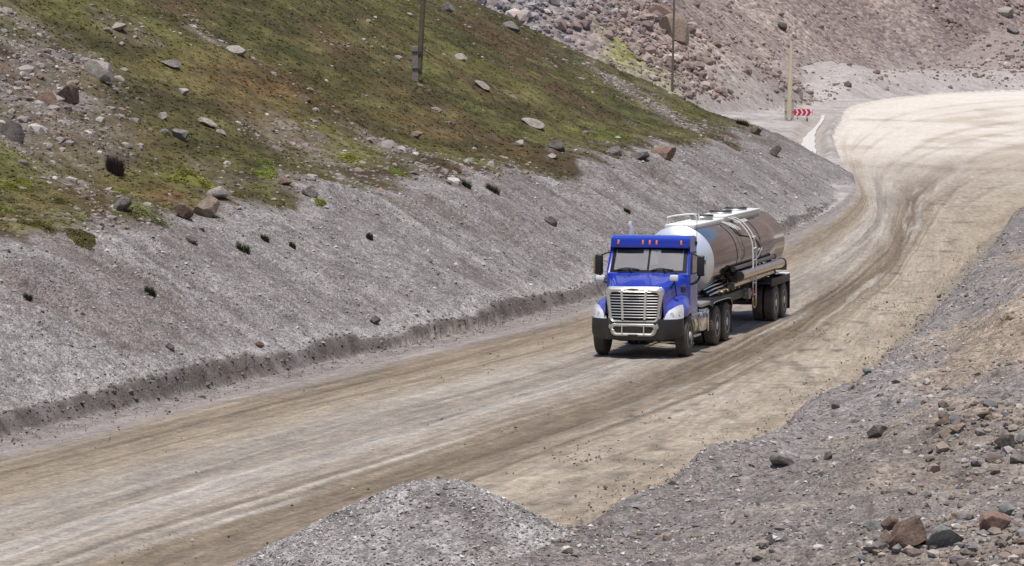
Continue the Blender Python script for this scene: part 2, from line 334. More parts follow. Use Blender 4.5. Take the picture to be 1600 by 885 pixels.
RUBBLE = spots([(1500, 668, .8, 1), (1545, 660, .7, 1), (1580, 705, .9, 1), (1560, 735, .8, .9), (1440, 860, .7, .8), (1560, 840, 1.0, .9), (1590, 640, .8, .9), (1350, 870, .6, .6), (1520, 770, .7, .5), (1590, 880, .9, .9), (1470, 610, .5, .5), (1240, 870, .5, .4)])
def lerp(a, b, t): return a + (np.asarray(b) - a) * t[..., None]
def grass_color(X, Y):
    n1 = fbm(X / 6, Y / 8, 3, 301); n2 = fbm(X / 1.3, Y / 1.3, 3, 303); n3 = fbm(X / 0.45, Y / 0.45, 2, 305)
    c = np.empty(X.shape + (3,)); c[:] = (.080, .072, .029)
    c = lerp(c, (.102, .098, .034), ss(-.05, .5, n1 + .5 * n2)); c = lerp(c, (.092, .058, .034), ss(-.05, .4, -n1 + .6 * n2) * .8); c = lerp(c, (.042, .044, .016), ss(.1, .45, fbm(X / 3.2, Y / 4.5, 3, 311) + .3 * n2) * .65)
    c = lerp(c, (.125, .070, .036), np.clip(patch_field(X, Y, REDD) * (0.9 + .6 * n2), 0, 1) * .9)
    c = lerp(c, (.130, .138, .038), np.clip(patch_field(X, Y, LIME) * (0.7 + .9 * n2), 0, 1) * .8)
    c = lerp(c, (.030, .034, .012), np.clip(patch_field(X, Y, DARKG) * (.8 + .9 * n2), 0, 1) * .8)
    st = fbm((X * .31 + Y * .95) / 5.0, (-X * .95 + Y * .31) / .8, 3, 307); st2 = fbm((X * .31 + Y * .95) / 1.5, (-X * .95 + Y * .31) / .3, 2, 309)
    c = lerp(c, (.050, .045, .020), ss(.12, .55, st) * .7); c = lerp(c, (.15, .135, .055), ss(.15, .6, -st + .3 * n2) * .55)
    c = c * (1 + .25 * n3 + .12 * n2 + .22 * st2)[..., None]
    return c
def build_ground():
    dense = np.radians(np.linspace(-10.6, 10.6, 680))
    out = np.radians(np.concatenate([np.linspace(10.8, 20, 26), np.linspace(21, 60, 26), np.linspace(63, 180, 24)]))
    th = np.concatenate([-out[::-1], dense, out[:-1]])
    r = np.concatenate([np.linspace(1, 35.5, 40), np.exp(np.arange(math.log(36), math.log(120), .0022)), np.exp(np.arange(math.log(120), math.log(335), .0026)),
                        np.exp(np.arange(math.log(335), math.log(600), .0042)), np.exp(np.linspace(math.log(601), math.log(1500), 36))])
    T, R = np.meshgrid(th, r); X = (R * np.sin(T)); Y = (R * np.cos(T)); sh = X.shape
    xs, ys = X.ravel(), Y.ravel(); Z = np.empty(xs.shape); col = np.empty(xs.shape + (3,)); msk = np.empty(xs.shape + (3,))
    ch = 150000
    for i in range(0, len(xs), ch):
        sl = slice(i, i + ch); Z[sl], col[sl], msk[sl] = ground_look(xs[sl], ys[sl])
    nr, nc = sh
    idx = np.arange(nr * nc).reshape(nr, nc); nx = np.roll(idx, -1, 1)
    q = np.stack([idx[:-1], nx[:-1], nx[1:], idx[1:]], -1).reshape(-1, 4)[:, ::-1]
    V = np.stack([xs, ys, Z], -1)
    o = np_mesh('ground', V, q, MG, True, dict(Col=col, Msk=msk))
    meta(o, 'gravel banks, grassy spur and bare scree slopes around the haul road', 'ground', kind='structure')
def ground_look(X, Y):
    z, m = terrain(X, Y, True)
    n1 = fbm(X / 3, Y / 3, 3, 401); n2 = fbm(X / .7, Y / .7, 3, 403); n3 = fbm(X / .25, Y / .25, 2, 405)
    c = np.empty(X.shape + (3,)); c[:] = (.215, .190, .175)
    gr = np.ones(X.shape); ga = np.zeros(X.shape); sc = np.zeros(X.shape)
    # gravel bank
    bank = np.empty_like(c); bank[:] = (.240, .216, .205)
    bank = lerp(bank, (.285, .262, .25), ss(-.1, .6, m['rill'] + .4 * n1)); bank = lerp(bank, (.200, .174, .160), ss(.0, .6, -m['rill'] * .7 - n1)); bank = lerp(bank, (.17, .145, .13), ss(.2, .6, -m['rill'] + .5 * n2) * .6)
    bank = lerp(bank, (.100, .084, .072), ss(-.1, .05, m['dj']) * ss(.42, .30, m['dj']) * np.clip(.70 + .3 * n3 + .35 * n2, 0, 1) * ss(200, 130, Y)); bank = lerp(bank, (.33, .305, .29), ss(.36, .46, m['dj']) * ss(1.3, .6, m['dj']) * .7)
    bank = lerp(bank, (.14, .115, .095), ss(3.4, 5.0, m['d']) * ss(.0, .6, n1) * .7)
    # vegetated hill
    gc = grass_color(X, Y); ov = m['over']
    soil = np.empty_like(c); soil[:] = (.165, .130, .105); soil = lerp(soil, (.23, .20, .18), ss(-.1, .5, n2 + .4 * n1)); soil = lerp(soil, (.062, .040, .026), ss(.05, .5, ss(5, 2, ov) * .30 + fbm(X / 1.4, Y / 1.4, 3, 407)))
    rocky = patch_field(X, Y, ROCKY)
    veg = ss(-.35, .45, n1 * .6 + n2 * .5 + (ov - .9) * .30); veg = veg * (1 - np.clip(rocky * (1.1 + .8 * n2), 0, 1) * .9)
    hill = lerp(soil, (0, 0, 0), veg * 0) * (1 - veg)[:, None] + gc * veg[:, None]
    g = ss(-.2, .35, m['g'] - .45 + .5 * n2 + .3 * n1) * (ov > 0)
    nose = ss(184, 197, Y + 4 * n1) * ss(9, 3, m['d'])
    g = g * (1 - nose)
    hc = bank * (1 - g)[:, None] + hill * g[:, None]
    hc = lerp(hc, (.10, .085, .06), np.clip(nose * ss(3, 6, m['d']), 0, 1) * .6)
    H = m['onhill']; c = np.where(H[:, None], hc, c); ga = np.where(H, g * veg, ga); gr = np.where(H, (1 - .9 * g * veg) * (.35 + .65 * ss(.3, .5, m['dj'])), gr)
    # scree mountain
    s1 = fbm(X / 16 + .4 * Y / 16, Y / 40, 3, 411); s2 = fbm(X / 5, Y / 5, 3, 413)
    mt = np.empty_like(c); mt[:] = (.27, .212, .185); mt = lerp(mt, (.19, .148, .135), ss(-.1, .5, s1 + .3 * s2)); mt = lerp(mt, (.33, .27, .23), ss(.1, .6, -s1 + .4 * s2))  # scree tones lifted to carry the bright glare over the slope
    left = ss(18, -4, X - .03 * (Y - 320)); mt = lerp(mt, (.225, .205, .205), left * .8)
    limem = patch_field(X, Y, LIME[9:11]); mt = lerp(mt, (.20, .20, .05), np.clip(limem * (.6 + 1.2 * s2), 0, 1) * .8)
    mt = lerp(mt, (.30, .27, .25), ss(9, 0, m['mp'] + 3 * s2) * .8)
    Mt = m['onmtn']; c = np.where(Mt[:, None], mt, c); sc = np.where(Mt, ss(1, 8, m['mp']), sc); gr = np.where(Mt, .35, gr)
    # pale silt on the valley floor, grey berm round the pad
    V = (m['dL'] > 0) & ~H & ~Mt
    vc = np.empty_like(c); vc[:] = (.40, .365, .335); vc = lerp(vc, (.30, .27, .25), ss(-.2, .5, n1)); vc = lerp(vc, (.36, .325, .30), m['pb'] * .9)
    vc = lerp(vc, (.36, .31, .26), m['ditch'] * .7)
    vc = lerp(vc, (.25, .205, .18), ss(462, 490, Y + 6 * n1) * .9)
    c = np.where(V[:, None], vc, c); gr = np.where(V, .5, gr)
    # right waste ground
    Rt = m['dR'] > 0
    rc = np.empty_like(c); rc[:] = (.245, .220, .205); rc = lerp(rc, (.300, .238, .180), ss(-.15, .45, fbm(X / 3.5, Y / 3.5, 3, 421) + .12 * (m['rj'] - 3.4) + .55 * ss(60, 72, Y) * ss(1.4, 3.0, m['rj'])) * .9)
    rc = lerp(rc, (.185, .170, .162), ss(.05, .5, fbm(X / 2.6, Y / 2.6, 3, 423)) * ss(60, 52, Y + n1 * 4) * .6); rc = lerp(rc, (.35, .30, .245), ss(.1, .6, m['gul']) * ss(1.5, 4, m['rj']) * .7)
    rc = lerp(rc, (.17, .15, .14), ss(112, 130, Y + 6 * n1) * ss(.5, 2.0, m['rj']) * .6)
    rc = lerp(rc, (.180, .158, .144), ss(63, 55, Y + 5 * n1) * np.clip(.75 + .5 * n2, 0, 1) * .85)
    rc = lerp(rc, (.10, .07, .052), ss(25, 45, m['rj']))  # unseen far hill coloured dark brown for the tank's reflection
    c = np.where(Rt[:, None], rc, c); gr = np.where(Rt, 1, gr)
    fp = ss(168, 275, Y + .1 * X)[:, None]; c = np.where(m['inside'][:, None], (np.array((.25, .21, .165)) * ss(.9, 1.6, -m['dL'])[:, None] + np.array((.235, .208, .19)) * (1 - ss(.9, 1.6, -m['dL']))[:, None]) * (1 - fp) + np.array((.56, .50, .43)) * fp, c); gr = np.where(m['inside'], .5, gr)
    c = c * (1 + .10 * n3 + .08 * n2)[:, None]
    far = ss(150, 300, Y)
    return z, np.clip(c, .01, .9), np.stack([gr * (1 - .6 * far), ga, sc], -1)
build_ground()

# ------------------------------------------------------------------ the haul road: a strip between its two edges
def build_road():
    n = 1500; nw = 260
    def along(K, spl):
        P = catmull(K, 60); return P
    A = catmull(LK, 110)[100:]; B = catmull(RK, 110)[100:]
    t = np.linspace(-0.0, 1.0, nw)
    # rows densest near the camera
    cut = len(A); A = A[:cut]; B = B[:cut]
    tt = t[None, :, None]; P = A[:, None] * (1 - tt) + B[:, None] * tt
    e = (B - A); wl = np.linalg.norm(e, axis=1)
    X = P[..., 0].ravel(); Y = P[..., 1].ravel()
    W = np.broadcast_to(t[None] , (len(A), nw)).ravel(); wid = np.broadcast_to(wl[:, None], (len(A), nw)).ravel()
    mid = (A + B) / 2; s = np.concatenate([[0], np.cumsum(np.linalg.norm(np.diff(mid, axis=0), axis=1))]); Sx = np.broadcast_to(s[:, None], (len(A), nw)).ravel()
    wm = W * 11.0
    farw = ss(140, 200, Y + .25 * X); wn = wm + .25 * fbm(Sx / 14, wm / 5, 2, 501) * (1 - farw) + .35 * fbm(Sx / 90, wm / 6, 2, 502) * farw
    str1 = fbm(wn / .55, Sx / 26, 3, 503); str2 = fbm(wn / .25, Sx / 9, 3, 505); blot = fbm(X / 2.5, Y / 6, 3, 507); fine = fbm(wn / .15, Sx / 1.2, 3, 509)
    def rut(c0, wd): return np.exp(-((wn - c0 + .35 * vn(Sx / 17, Sx * 0 + c0, 511) * (1 - farw) + .30 * vn(Sx / 75, Sx * 0 + c0, 512) * farw) / wd) ** 2)
    ruts = rut(2.6, .35) + .6 * rut(3.4, .2) + rut(6.9, .30) + .7 * rut(7.5, .18) + .7 * rut(4.7, .2) + .5 * rut(5.4, .15) + .6 * rut(9.3, .2)
    bands = rut(7.2, .75) * 1.2 + rut(2.2, .7) * .7 + .35 * rut(4.9, .45)
    c = np.empty(X.shape + (3,)); c[:] = (.295, .240, .178)
    c = lerp(c, (.305, .270, .230), ss(3, 4.2, wn) * ss(7.0, 5.5, wn) * .9)
    c = lerp(c, (.158, .120, .083), np.clip(bands * (.85 + .7 * str1), 0, 1) * .95)
    c = c * (1 + .20 * str1 + .13 * str2 + .08 * fine)[:, None]
    c = lerp(c, (.40, .365, .32), ss(.1, .55, str1 + .4 * str2) * ss(2.8, 4, wn) * ss(9.8, 7.6, wn) * .7)
    c = lerp(c, (.37, .315, .245), ss(8.0, 8.8, wn) * (.6 + .4 * str1))
    c = lerp(c, (.30, .24, .175), ss(9.8, 10.6, wn) * .8)
    c = lerp(c, (.25, .222, .205), ss(1.7, 1.0, wn + .35 * blot) * .9); c = lerp(c, (.15, .122, .098), np.exp(-((wn - 1.45 + .35 * blot) / .16) ** 2) * (.55 + .5 * str1) * ss(150, 110, Y)); c = lerp(c, (.17, .142, .12), ss(.5, .0, wn) * .6)
    c = lerp(c, (.21, .17, .13), ss(.15, .6, str2 - .3 * blot) * .35); c = c * (1 + .10 * fine + .08 * blot)[:, None]
    tr_ = np.random.default_rng(5)
    for k in range(22):                        # separate tyre tracks, each with a paler squeezed-up edge
        c0 = tr_.choice([2.3, 3.1, 4.6, 5.4, 6.7, 7.5, 8.4, 9.3]) + tr_.normal(0, .28); wd = tr_.uniform(.05, .12); amp = np.clip(.35 + .6 * vn(Sx / 23 + k * 9.1, Sx * 0 + k, 530 + k), 0, 1)
        ln = wn - c0 + .3 * vn(Sx / 40 + k * 3.3, Sx * 0, 560 + k)
        c = c * (1 - .26 * amp * np.exp(-(ln / wd) ** 4) + .16 * amp * np.exp(-((ln - wd * 1.5) / .035) ** 2) + .10 * amp * np.exp(-((ln + wd * 1.5) / .03) ** 2))[:, None]
    c = c * (1 - .30 * np.clip(fbm(X / .5, Y / 1.0, 2, 535) - .25, 0, 1) * ss(7.4, 8.2, wn) * ss(10.6, 9.8, wn) * 3)[:, None]
    # the far bend is drowned in pale dust
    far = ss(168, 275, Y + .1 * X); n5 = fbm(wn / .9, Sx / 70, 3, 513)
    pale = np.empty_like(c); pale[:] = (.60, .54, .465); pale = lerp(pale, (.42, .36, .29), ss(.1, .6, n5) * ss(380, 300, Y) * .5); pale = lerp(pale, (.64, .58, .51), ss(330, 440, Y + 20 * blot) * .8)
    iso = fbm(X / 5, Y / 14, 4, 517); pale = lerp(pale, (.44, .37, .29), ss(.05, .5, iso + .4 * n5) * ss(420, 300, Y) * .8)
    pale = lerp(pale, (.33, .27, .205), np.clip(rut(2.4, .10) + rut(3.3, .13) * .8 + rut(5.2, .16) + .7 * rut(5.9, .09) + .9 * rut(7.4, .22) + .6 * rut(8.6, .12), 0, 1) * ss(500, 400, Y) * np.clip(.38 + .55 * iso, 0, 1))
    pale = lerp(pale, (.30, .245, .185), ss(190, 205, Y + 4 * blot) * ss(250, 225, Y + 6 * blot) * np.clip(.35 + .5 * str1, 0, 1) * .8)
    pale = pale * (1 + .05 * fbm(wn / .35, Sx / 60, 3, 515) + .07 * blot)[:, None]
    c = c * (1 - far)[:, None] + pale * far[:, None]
    z = zr(Y) - .035 * np.clip(ruts, 0, 1) * (1 - far) - .06 * rut(7.2, .7) * (1 - far) + .02 * fbm(X / 1.5, Y / 1.5, 3, 521) + .012 * str2 + .05 * np.sin(np.pi * np.clip(W, 0, 1))
    z = z - .10 * ss(.08, 0, W) - .06 * ss(.95, 1, W)
    V = np.stack([X, Y, z], -1); na = len(A)
    idx = np.arange(na * nw).reshape(na, nw)
    q = np.stack([idx[:-1, :-1], idx[:-1, 1:], idx[1:, 1:], idx[1:, :-1]], -1).reshape(-1, 4)
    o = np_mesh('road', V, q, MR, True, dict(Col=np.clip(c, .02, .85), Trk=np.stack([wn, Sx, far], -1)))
    meta(o, 'dusty unpaved haul road with wheel tracks curving away to the right', 'road', kind='structure')
build_road()

# ------------------------------------------------------------------ loose stones as stuff
def ico(sub):
    bm = bmesh.new(); bmesh.ops.create_icosphere(bm, subdivisions=sub, radius=1.0)
    V = np.array([v.co[:] for v in bm.verts]); Fc = np.array([[v.index for v in f.verts] for f in bm.faces]); bm.free(); return V, Fc
I1, I3, I4 = ico(1), ico(3), ico(4)
def chip(V, r, k=6, lo=.45, hi=.85, flat=.7):
    V = V.copy()
    for _ in range(k):
        n = r.normal(size=3); n /= np.linalg.norm(n); d = r.uniform(lo, hi); p = V @ n
        V = V - np.outer(np.clip(p - d, 0, None), n)
    V *= np.array([1, r.uniform(.65, 1), flat * r.uniform(.7, 1.2)])
    return V
OCT_V = np.array([(1, 0, 0), (-1, 0, 0), (0, 1, 0), (0, -1, 0), (0, 0, 1), (0, 0, -1)], float); OCT_F = np.array([(0, 2, 4), (2, 1, 4), (1, 3, 4), (3, 0, 4), (2, 0, 5), (1, 2, 5), (3, 1, 5), (0, 3, 5)])
def stones_mesh(name, x, y, z, size, col, sink=.25, big=False, flat=.7, parent=None, mat=None):
    n = len(x); r = np.random.default_rng(len(name) + n)
    if big: base = [chip(I1[0], r, 5, .5, .9, flat) for _ in range(10)]; Fb = I1[1]
    else: base = [OCT_V * r.uniform(.6, 1.15, (6, 1)) * np.array([1, .8, flat]) + r.normal(0, .12, (6, 3)) for _ in range(12)]; Fb = OCT_F
    base = np.array(base); k = base.shape[1]; pick = r.integers(0, len(base), n)
    a = r.uniform(0, 2 * np.pi, n); tx = r.normal(0, .35, n)
    B = base[pick] * size[:, None, None]
    ct, st = np.cos(tx)[:, None], np.sin(tx)[:, None]; y1 = B[..., 1] * ct - B[..., 2] * st; z1 = B[..., 1] * st + B[..., 2] * ct
    ca, sa = np.cos(a)[:, None], np.sin(a)[:, None]; X = B[..., 0] * ca - y1 * sa; Yv = B[..., 0] * sa + y1 * ca
    V = np.stack([X + x[:, None], Yv + y[:, None], z1 + (z + size * (flat * .6 - sink))[:, None]], -1).reshape(-1, 3)
    Fc = (Fb[None] + (np.arange(n) * k)[:, None, None]).reshape(-1, 3)
    return np_mesh(name, V, Fc, mat or MST, False, dict(Col=np.repeat(col, k, 0)), parent)
def stone_cols(n, pal, wts, r):
    c = np.array(pal)[r.choice(len(pal), n, p=np.array(wts) / sum(wts))]; return np.clip(c * r.uniform(.7, 1.3, (n, 1)), .02, .8)
GREYS = [(.27, .248, .238), (.36, .335, .322), (.19, .170, .160), (.47, .445, .425), (.24, .19, .165)]
TANS = [(.26, .21, .17), (.34, .28, .23), (.18, .145, .125), (.42, .38, .34), (.22, .205, .20), (.15, .145, .15)]
def polar(n, r0, r1, p=1.0, a0=-10.2, a1=10.2):
    th = np.radians(rng.uniform(a0, a1, n)); u = rng.uniform(0, 1, n); r = r0 * (r1 / r0) ** (u ** p); return r * np.sin(th), r * np.cos(th)
def size_ln(n, med, sig, lo, hi): return np.clip(med * np.exp(rng.normal(0, sig, n)), lo, hi)

def gravel_bank():
    X, Y = polar(170000, 58, 215); z, m = terrain(X, Y, True)
    k = m['onhill'] & (m['dj'] > .45) & (m['over'] < .9) & (rng.uniform(0, 1, len(X)) < .62 + .45 * m['rill'] + .3 * m['n_mid']); X, Y, z = X[k], Y[k], z[k]
    X, Y, z = X[:70000], Y[:70000], z[:70000]
    n = len(X); s = size_ln(n, .022, .6, .010, .17) * (Y / 85) ** .5
    big = rng.uniform(0, 1, n) < .07; s = np.where(big, rng.uniform(.035, .085, n), s)
    o = stones_mesh('bank_gravel', X, Y, z, s, stone_cols(n, GREYS, (4, 4, 2.5, 1.8, 1.6), rng), flat=.6); meta(o, 'loose grey gravel covering the cut bank left of the road', 'gravel', kind='stuff')
def scarp_clods():
    X, Y = polar(150000, 60, 175); z, m = terrain(X, Y, True)
    k = (m['dL'] > -.9) & (m['dj'] < .55) & (Y < 172) & (rng.uniform(0, 1, len(X)) < np.where(m['dj'] > -.05, .95, .35 * np.exp(m['dL'] / .35))); X, Y, z, dj = X[k], Y[k], z[k], m['dj'][k]; n = len(X)
    s = size_ln(n, .030, .6, .012, .13) * (Y / 85) ** .5 * np.where(dj > -.05, 1, .75)
    o = stones_mesh('scarp_clods', X, Y, z, s, stone_cols(n, [(.15, .128, .112), (.19, .165, .145), (.115, .10, .09), (.29, .265, .25)], (4, 3, 3, 1.2), rng), flat=.75, sink=.35); meta(o, 'crumbling brown earth clods along the low cut at the bank foot', 'earth clods', kind='stuff')
def gravel_right():
    X, Y = polar(230000, 38, 170, 1.0, -6, 10.4); z, m = terrain(X, Y, True)
    sp_ = (m['dR'] > -1.1) & (m['dR'] <= .25) & (rng.uniform(0, 1, len(X)) < .8 * np.exp((m['dR'] - .25) / .33)); z = np.where(sp_, np.maximum(z, zr(Y) + .015), z)
    k = sp_ | (m['dR'] > .25) & (rng.uniform(0, 1, len(X)) < .35 + .5 * fbm(X / 1.6, Y / 1.6, 3, 601) + .3 * ss(3, 1, m['rj'])); X, Y, z = X[k][:60000], Y[k][:60000], z[k][:60000]
    n = len(X); s = size_ln(n, .021, .55, .009, .12) * (Y / 60) ** .4
    o = stones_mesh('verge_gravel', X, Y, z, s, stone_cols(n, GREYS + TANS, (4, 3, 3, 1.6, 1, 2, 1.4, 1.6, 1, 1, .6), rng), flat=.65); meta(o, 'loose gravel and rubble strewn over the spoil ground right of the road', 'gravel', kind='stuff')
    X, Y = polar(26000, 40, 140, 1.0, 1, 10.4); z, m = terrain(X, Y, True)
    cl = np.clip(patch_field(X, Y, RUBBLE), 0, 1); k = (m['dR'] > 1.5) & (rng.uniform(0, 1, len(X)) < .9 * cl ** 1.5 + .03 * ss(.1, .5, fbm(X / 2.2, Y / 2.2, 3, 603)) + .006); X, Y, z = X[k], Y[k], z[k]
    n = len(X); s = size_ln(n, .06, .45, .03, .18)
    o = stones_mesh('broken_rock', X, Y, z, s, stone_cols(n, TANS, (3, 1.5, 2.5, .6, 1, .6), rng), big=True); meta(o, 'fist sized broken rock lying in clusters on the right hand slope', 'rubble', kind='stuff')
def hill_stones():
    X, Y = polar(150000, 60, 215, 1.0); z, m = terrain(X, Y, True)
    pf = np.clip(patch_field(X, Y, ROCKY), 0, 1); den = pf * 1.0 + .035 * ss(0, .5, fbm(X / 3, Y / 3, 2, 611)) + .075 * ss(3.6, .6, m['over']) + .10 * (np.abs(fbm((X + .45 * Y) / 3.2, (Y - .4 * X) / 16, 2, 613)) < .05)
    k = m['onhill'] & (m['over'] > .4) & (rng.uniform(0, 1, len(X)) < den); X, Y, z, pf = X[k], Y[k], z[k], pf[k]; n = len(X)
    s = size_ln(n, .062, .6, .03, .30) * (Y / 110) ** .5 * (1 + .4 * ss(.35, .9, pf))
    o = stones_mesh('hillside_stone_litter', X, Y, z, s, stone_cols(n, [(.29, .255, .23), (.22, .195, .18), (.40, .365, .33), (.17, .13, .11), (.26, .19, .155)], (4, 4, .8, 2, 1.2), rng), big=True, flat=.6, sink=.5); meta(o, 'small pale stones littering the grass of the left hillside', 'stones', kind='stuff')
def scree_stones():
    X, Y = polar(230000, 215, 600, 1.0); z, m = terrain(X, Y, True)
    cl = ss(-.25, .45, fbm(X / 14 + Y / 30, Y / 34, 3, 621)); lf = ss(14, 0, X - .03 * (Y - 320))
    k = (m['onmtn'] & (m['mp'] > 2) | ((m['pb'] > .15) | (m['dL'] > 4) & ~m['onhill'] & (Y > 340)) & ((Y > 455) | (rng.uniform(0, 1, len(X)) < .45))) & (rng.uniform(0, 1, len(X)) < .12 + .6 * np.maximum(cl, lf * .9)) ; X, Y, z, cl, lf = X[k], Y[k], z[k], cl[k], lf[k]; n = len(X)
    s = size_ln(n, .19, .6, .09, .85) * (.75 + .6 * np.maximum(cl, lf))
    c = stone_cols(n, [(.27, .20, .175), (.34, .27, .235), (.19, .142, .13), (.42, .355, .31)], (4, 3, 3, 1), rng); cg = stone_cols(n, [(.27, .25, .25), (.20, .185, .185), (.36, .34, .33)], (4, 3, 2), rng)
    c = np.where((rng.uniform(0, 1, n) < lf * .85)[:, None], cg, c)
    o = stones_mesh('scree', X, Y, z, s, c, big=True, flat=.75, sink=.2); meta(o, 'brown and grey broken rock covering the far mountainside', 'scree', kind='stuff')
def road_crumbs():
    X, Y = polar(190000, 42, 130); z, m = terrain(X, Y, True); e = np.minimum(-m['dL'], -m['dR'])
    tr = ss(.8, 1.6, -m['dR']) * ss(4.6, 3.6, -m['dR'])
    k = m['inside'] & (rng.uniform(0, 1, len(X)) < .25 * ss(1.6, .2, e) + .22 * tr * ss(-.1, .5, fbm(X / 1.4, Y / 3, 2, 631)) + .14 * ss(1.6, .8, -m['dL']) + .010) & (-m['dL'] > .1); X, Y = X[k], Y[k]; n = len(X)
    s = size_ln(n, .015, .5, .007, .06); o = stones_mesh('road_crumbs', X, Y, zr(Y) + .012 + .03 * np.sin(np.pi * .3), s, stone_cols(n, [(.12, .10, .08), (.20, .165, .13), (.34, .31, .28)], (3, 2, 1.6), rng)); meta(o, 'dark crumbs of earth and pebbles scattered along the road edges', 'gravel', kind='stuff')
def grass():
    X, Y = polar(120000, 66, 215, .9); z, m = terrain(X, Y, True)
    n1 = fbm(X / 3, Y / 3, 3, 401); n2 = fbm(X / .7, Y / .7, 3, 403); ov = m['over']
    veg = ss(-.35, .45, n1 * .6 + n2 * .5 + (ov - .9) * .30) * (1 - np.clip(patch_field(X, Y, ROCKY) * 1.2, 0, 1))
    k = m['onhill'] & (ov > .6) & (rng.uniform(0, 1, len(X)) < veg * .6) & ~((Y > 186) & (m['d'] < 6)); X, Y, z = X[k][:70000], Y[k][:70000], z[k][:70000]; n = len(X)
    c = grass_color(X, Y) * rng.uniform(1.2, 2.1, (n, 1)); hgt = rng.uniform(.035, .085, n) * (Y / 110) ** .5
    nb = 5; V = np.empty((n, nb, 3, 3)); a0 = rng.uniform(0, 6.28, n)
    for b in range(nb):
        a = a0 + b * 1.256 + rng.normal(0, .3, n); rad = hgt * 1.5; ox = np.cos(a) * hgt * .5; oy = np.sin(a) * hgt * .5; px, py = -np.sin(a) * .045, np.cos(a) * .045
        V[:, b, 0] = np.stack([X + ox * .3 + px, Y + oy * .3 + py, z - .02], -1); V[:, b, 1] = np.stack([X + ox * .3 - px, Y + oy * .3 - py, z - .02], -1)
        V[:, b, 2] = np.stack([X + np.cos(a) * rad, Y + np.sin(a) * rad, z + hgt * rng.uniform(.35, .8, n)], -1)
    Fc = np.arange(n * nb * 3).reshape(-1, 3)
    o = np_mesh('grass', V.reshape(-1, 3), Fc, MGR, False, dict(Col=np.clip(np.repeat(c, nb * 3, 0), .01, .5))); meta(o, 'short olive and rust coloured grass on the left hillside', 'grass', kind='stuff')
gravel_bank(); scarp_clods(); gravel_right(); hill_stones(); scree_stones(); road_crumbs(); grass()

# the heap of gravel at the near road edge
def gravel_heap():
    cx, cy, h, rad = HEAP
    root = empty('gravel_heap', (cx, cy, 0)); meta(root, 'rounded heap of grey gravel tipped at the near road edge', 'gravel heap')
    nr, na = 70, 220; rr = np.linspace(0, 1, nr); aa = np.linspace(0, 2 * np.pi, na, endpoint=False); A, Rr = np.meshgrid(aa, rr)
    ext = rad * .99; X = np.cos(A) * Rr * ext * 1.12; Y = np.sin(A) * Rr * ext * .95
    def hz(x, y): return heap_z(np.asarray(x) * .999 + cx, np.asarray(y) * .999 + cy)
    Z = hz(X, Y); Z = np.maximum(Z, -.6) - .12 * (Rr > .99)
    n1 = fbm(X / .7, Y / .7, 3, 705); c = np.empty(X.shape + (3,)); c[:] = (.265, .240, .224); c = lerp(c, (.32, .298, .285), ss(-.2, .5, n1 + X * .1)); c = lerp(c, (.165, .145, .135), ss(.1, .6, -n1))
    idx = np.arange(nr * na).reshape(nr, na); nx = np.roll(idx, -1, 1); q = np.stack([idx[:-1], idx[1:], nx[1:], nx[:-1]], -1).reshape(-1, 4)
    msk = np.zeros((X.size, 3)); msk[:, 0] = 1
    np_mesh('mound', np.stack([X, Y, Z], -1).reshape(-1, 3), q, MG, True, dict(Col=c.reshape(-1, 3), Msk=msk), root)
    n = 15000; a = rng.uniform(0, 6.283, n); r = np.sqrt(rng.uniform(0, 1, n)) * rad * .98; x, y = np.cos(a) * r * 1.12, np.sin(a) * r * .95; k = (y < .9); x, y = x[k], y[k]; n = len(x)
    s = size_ln(n, .017, .5, .008, .07); o = stones_mesh('pebble_cover', x, y, hz(x, y), s, stone_cols(n, GREYS + [(.5, .49, .47)], (4, 4, 2.5, 2.2, 1, 1.2), rng), flat=.6, parent=root); o['kind'] = 'stuff'
    return cx, cy, h
gravel_heap()

# the pale runnel in the ditch below the sign
def runnel():
    ys = np.linspace(246, 338, 60); pts = []
    for y in ys:
        xs = np.interp(y, L_[:, 1][:60], L_[:, 0][:60]); pts.append((xs - 2.0, y))
    V = []; q = []
    for i, (x, y) in enumerate(pts):
        wd = (.52 + .05 * math.sin(y * .5)) * (1.0 if y < 275 else max(.35, 1 - (y - 275) / 45))
        zc = zat(x, y) + .07
        V += [(x - wd, y, zc), (x + wd, y, zc)]
    q = [(2 * i, 2 * i + 1, 2 * i + 3, 2 * i + 2) for i in range(len(pts) - 1)]
    o = np_mesh('stream', V, q, simple('milky_silt_water', (.68, .64, .58), .4, 0, .08, 2)); meta(o, 'milky pale stream running in the ditch below the arrow sign', 'stream', kind='structure')
runnel()
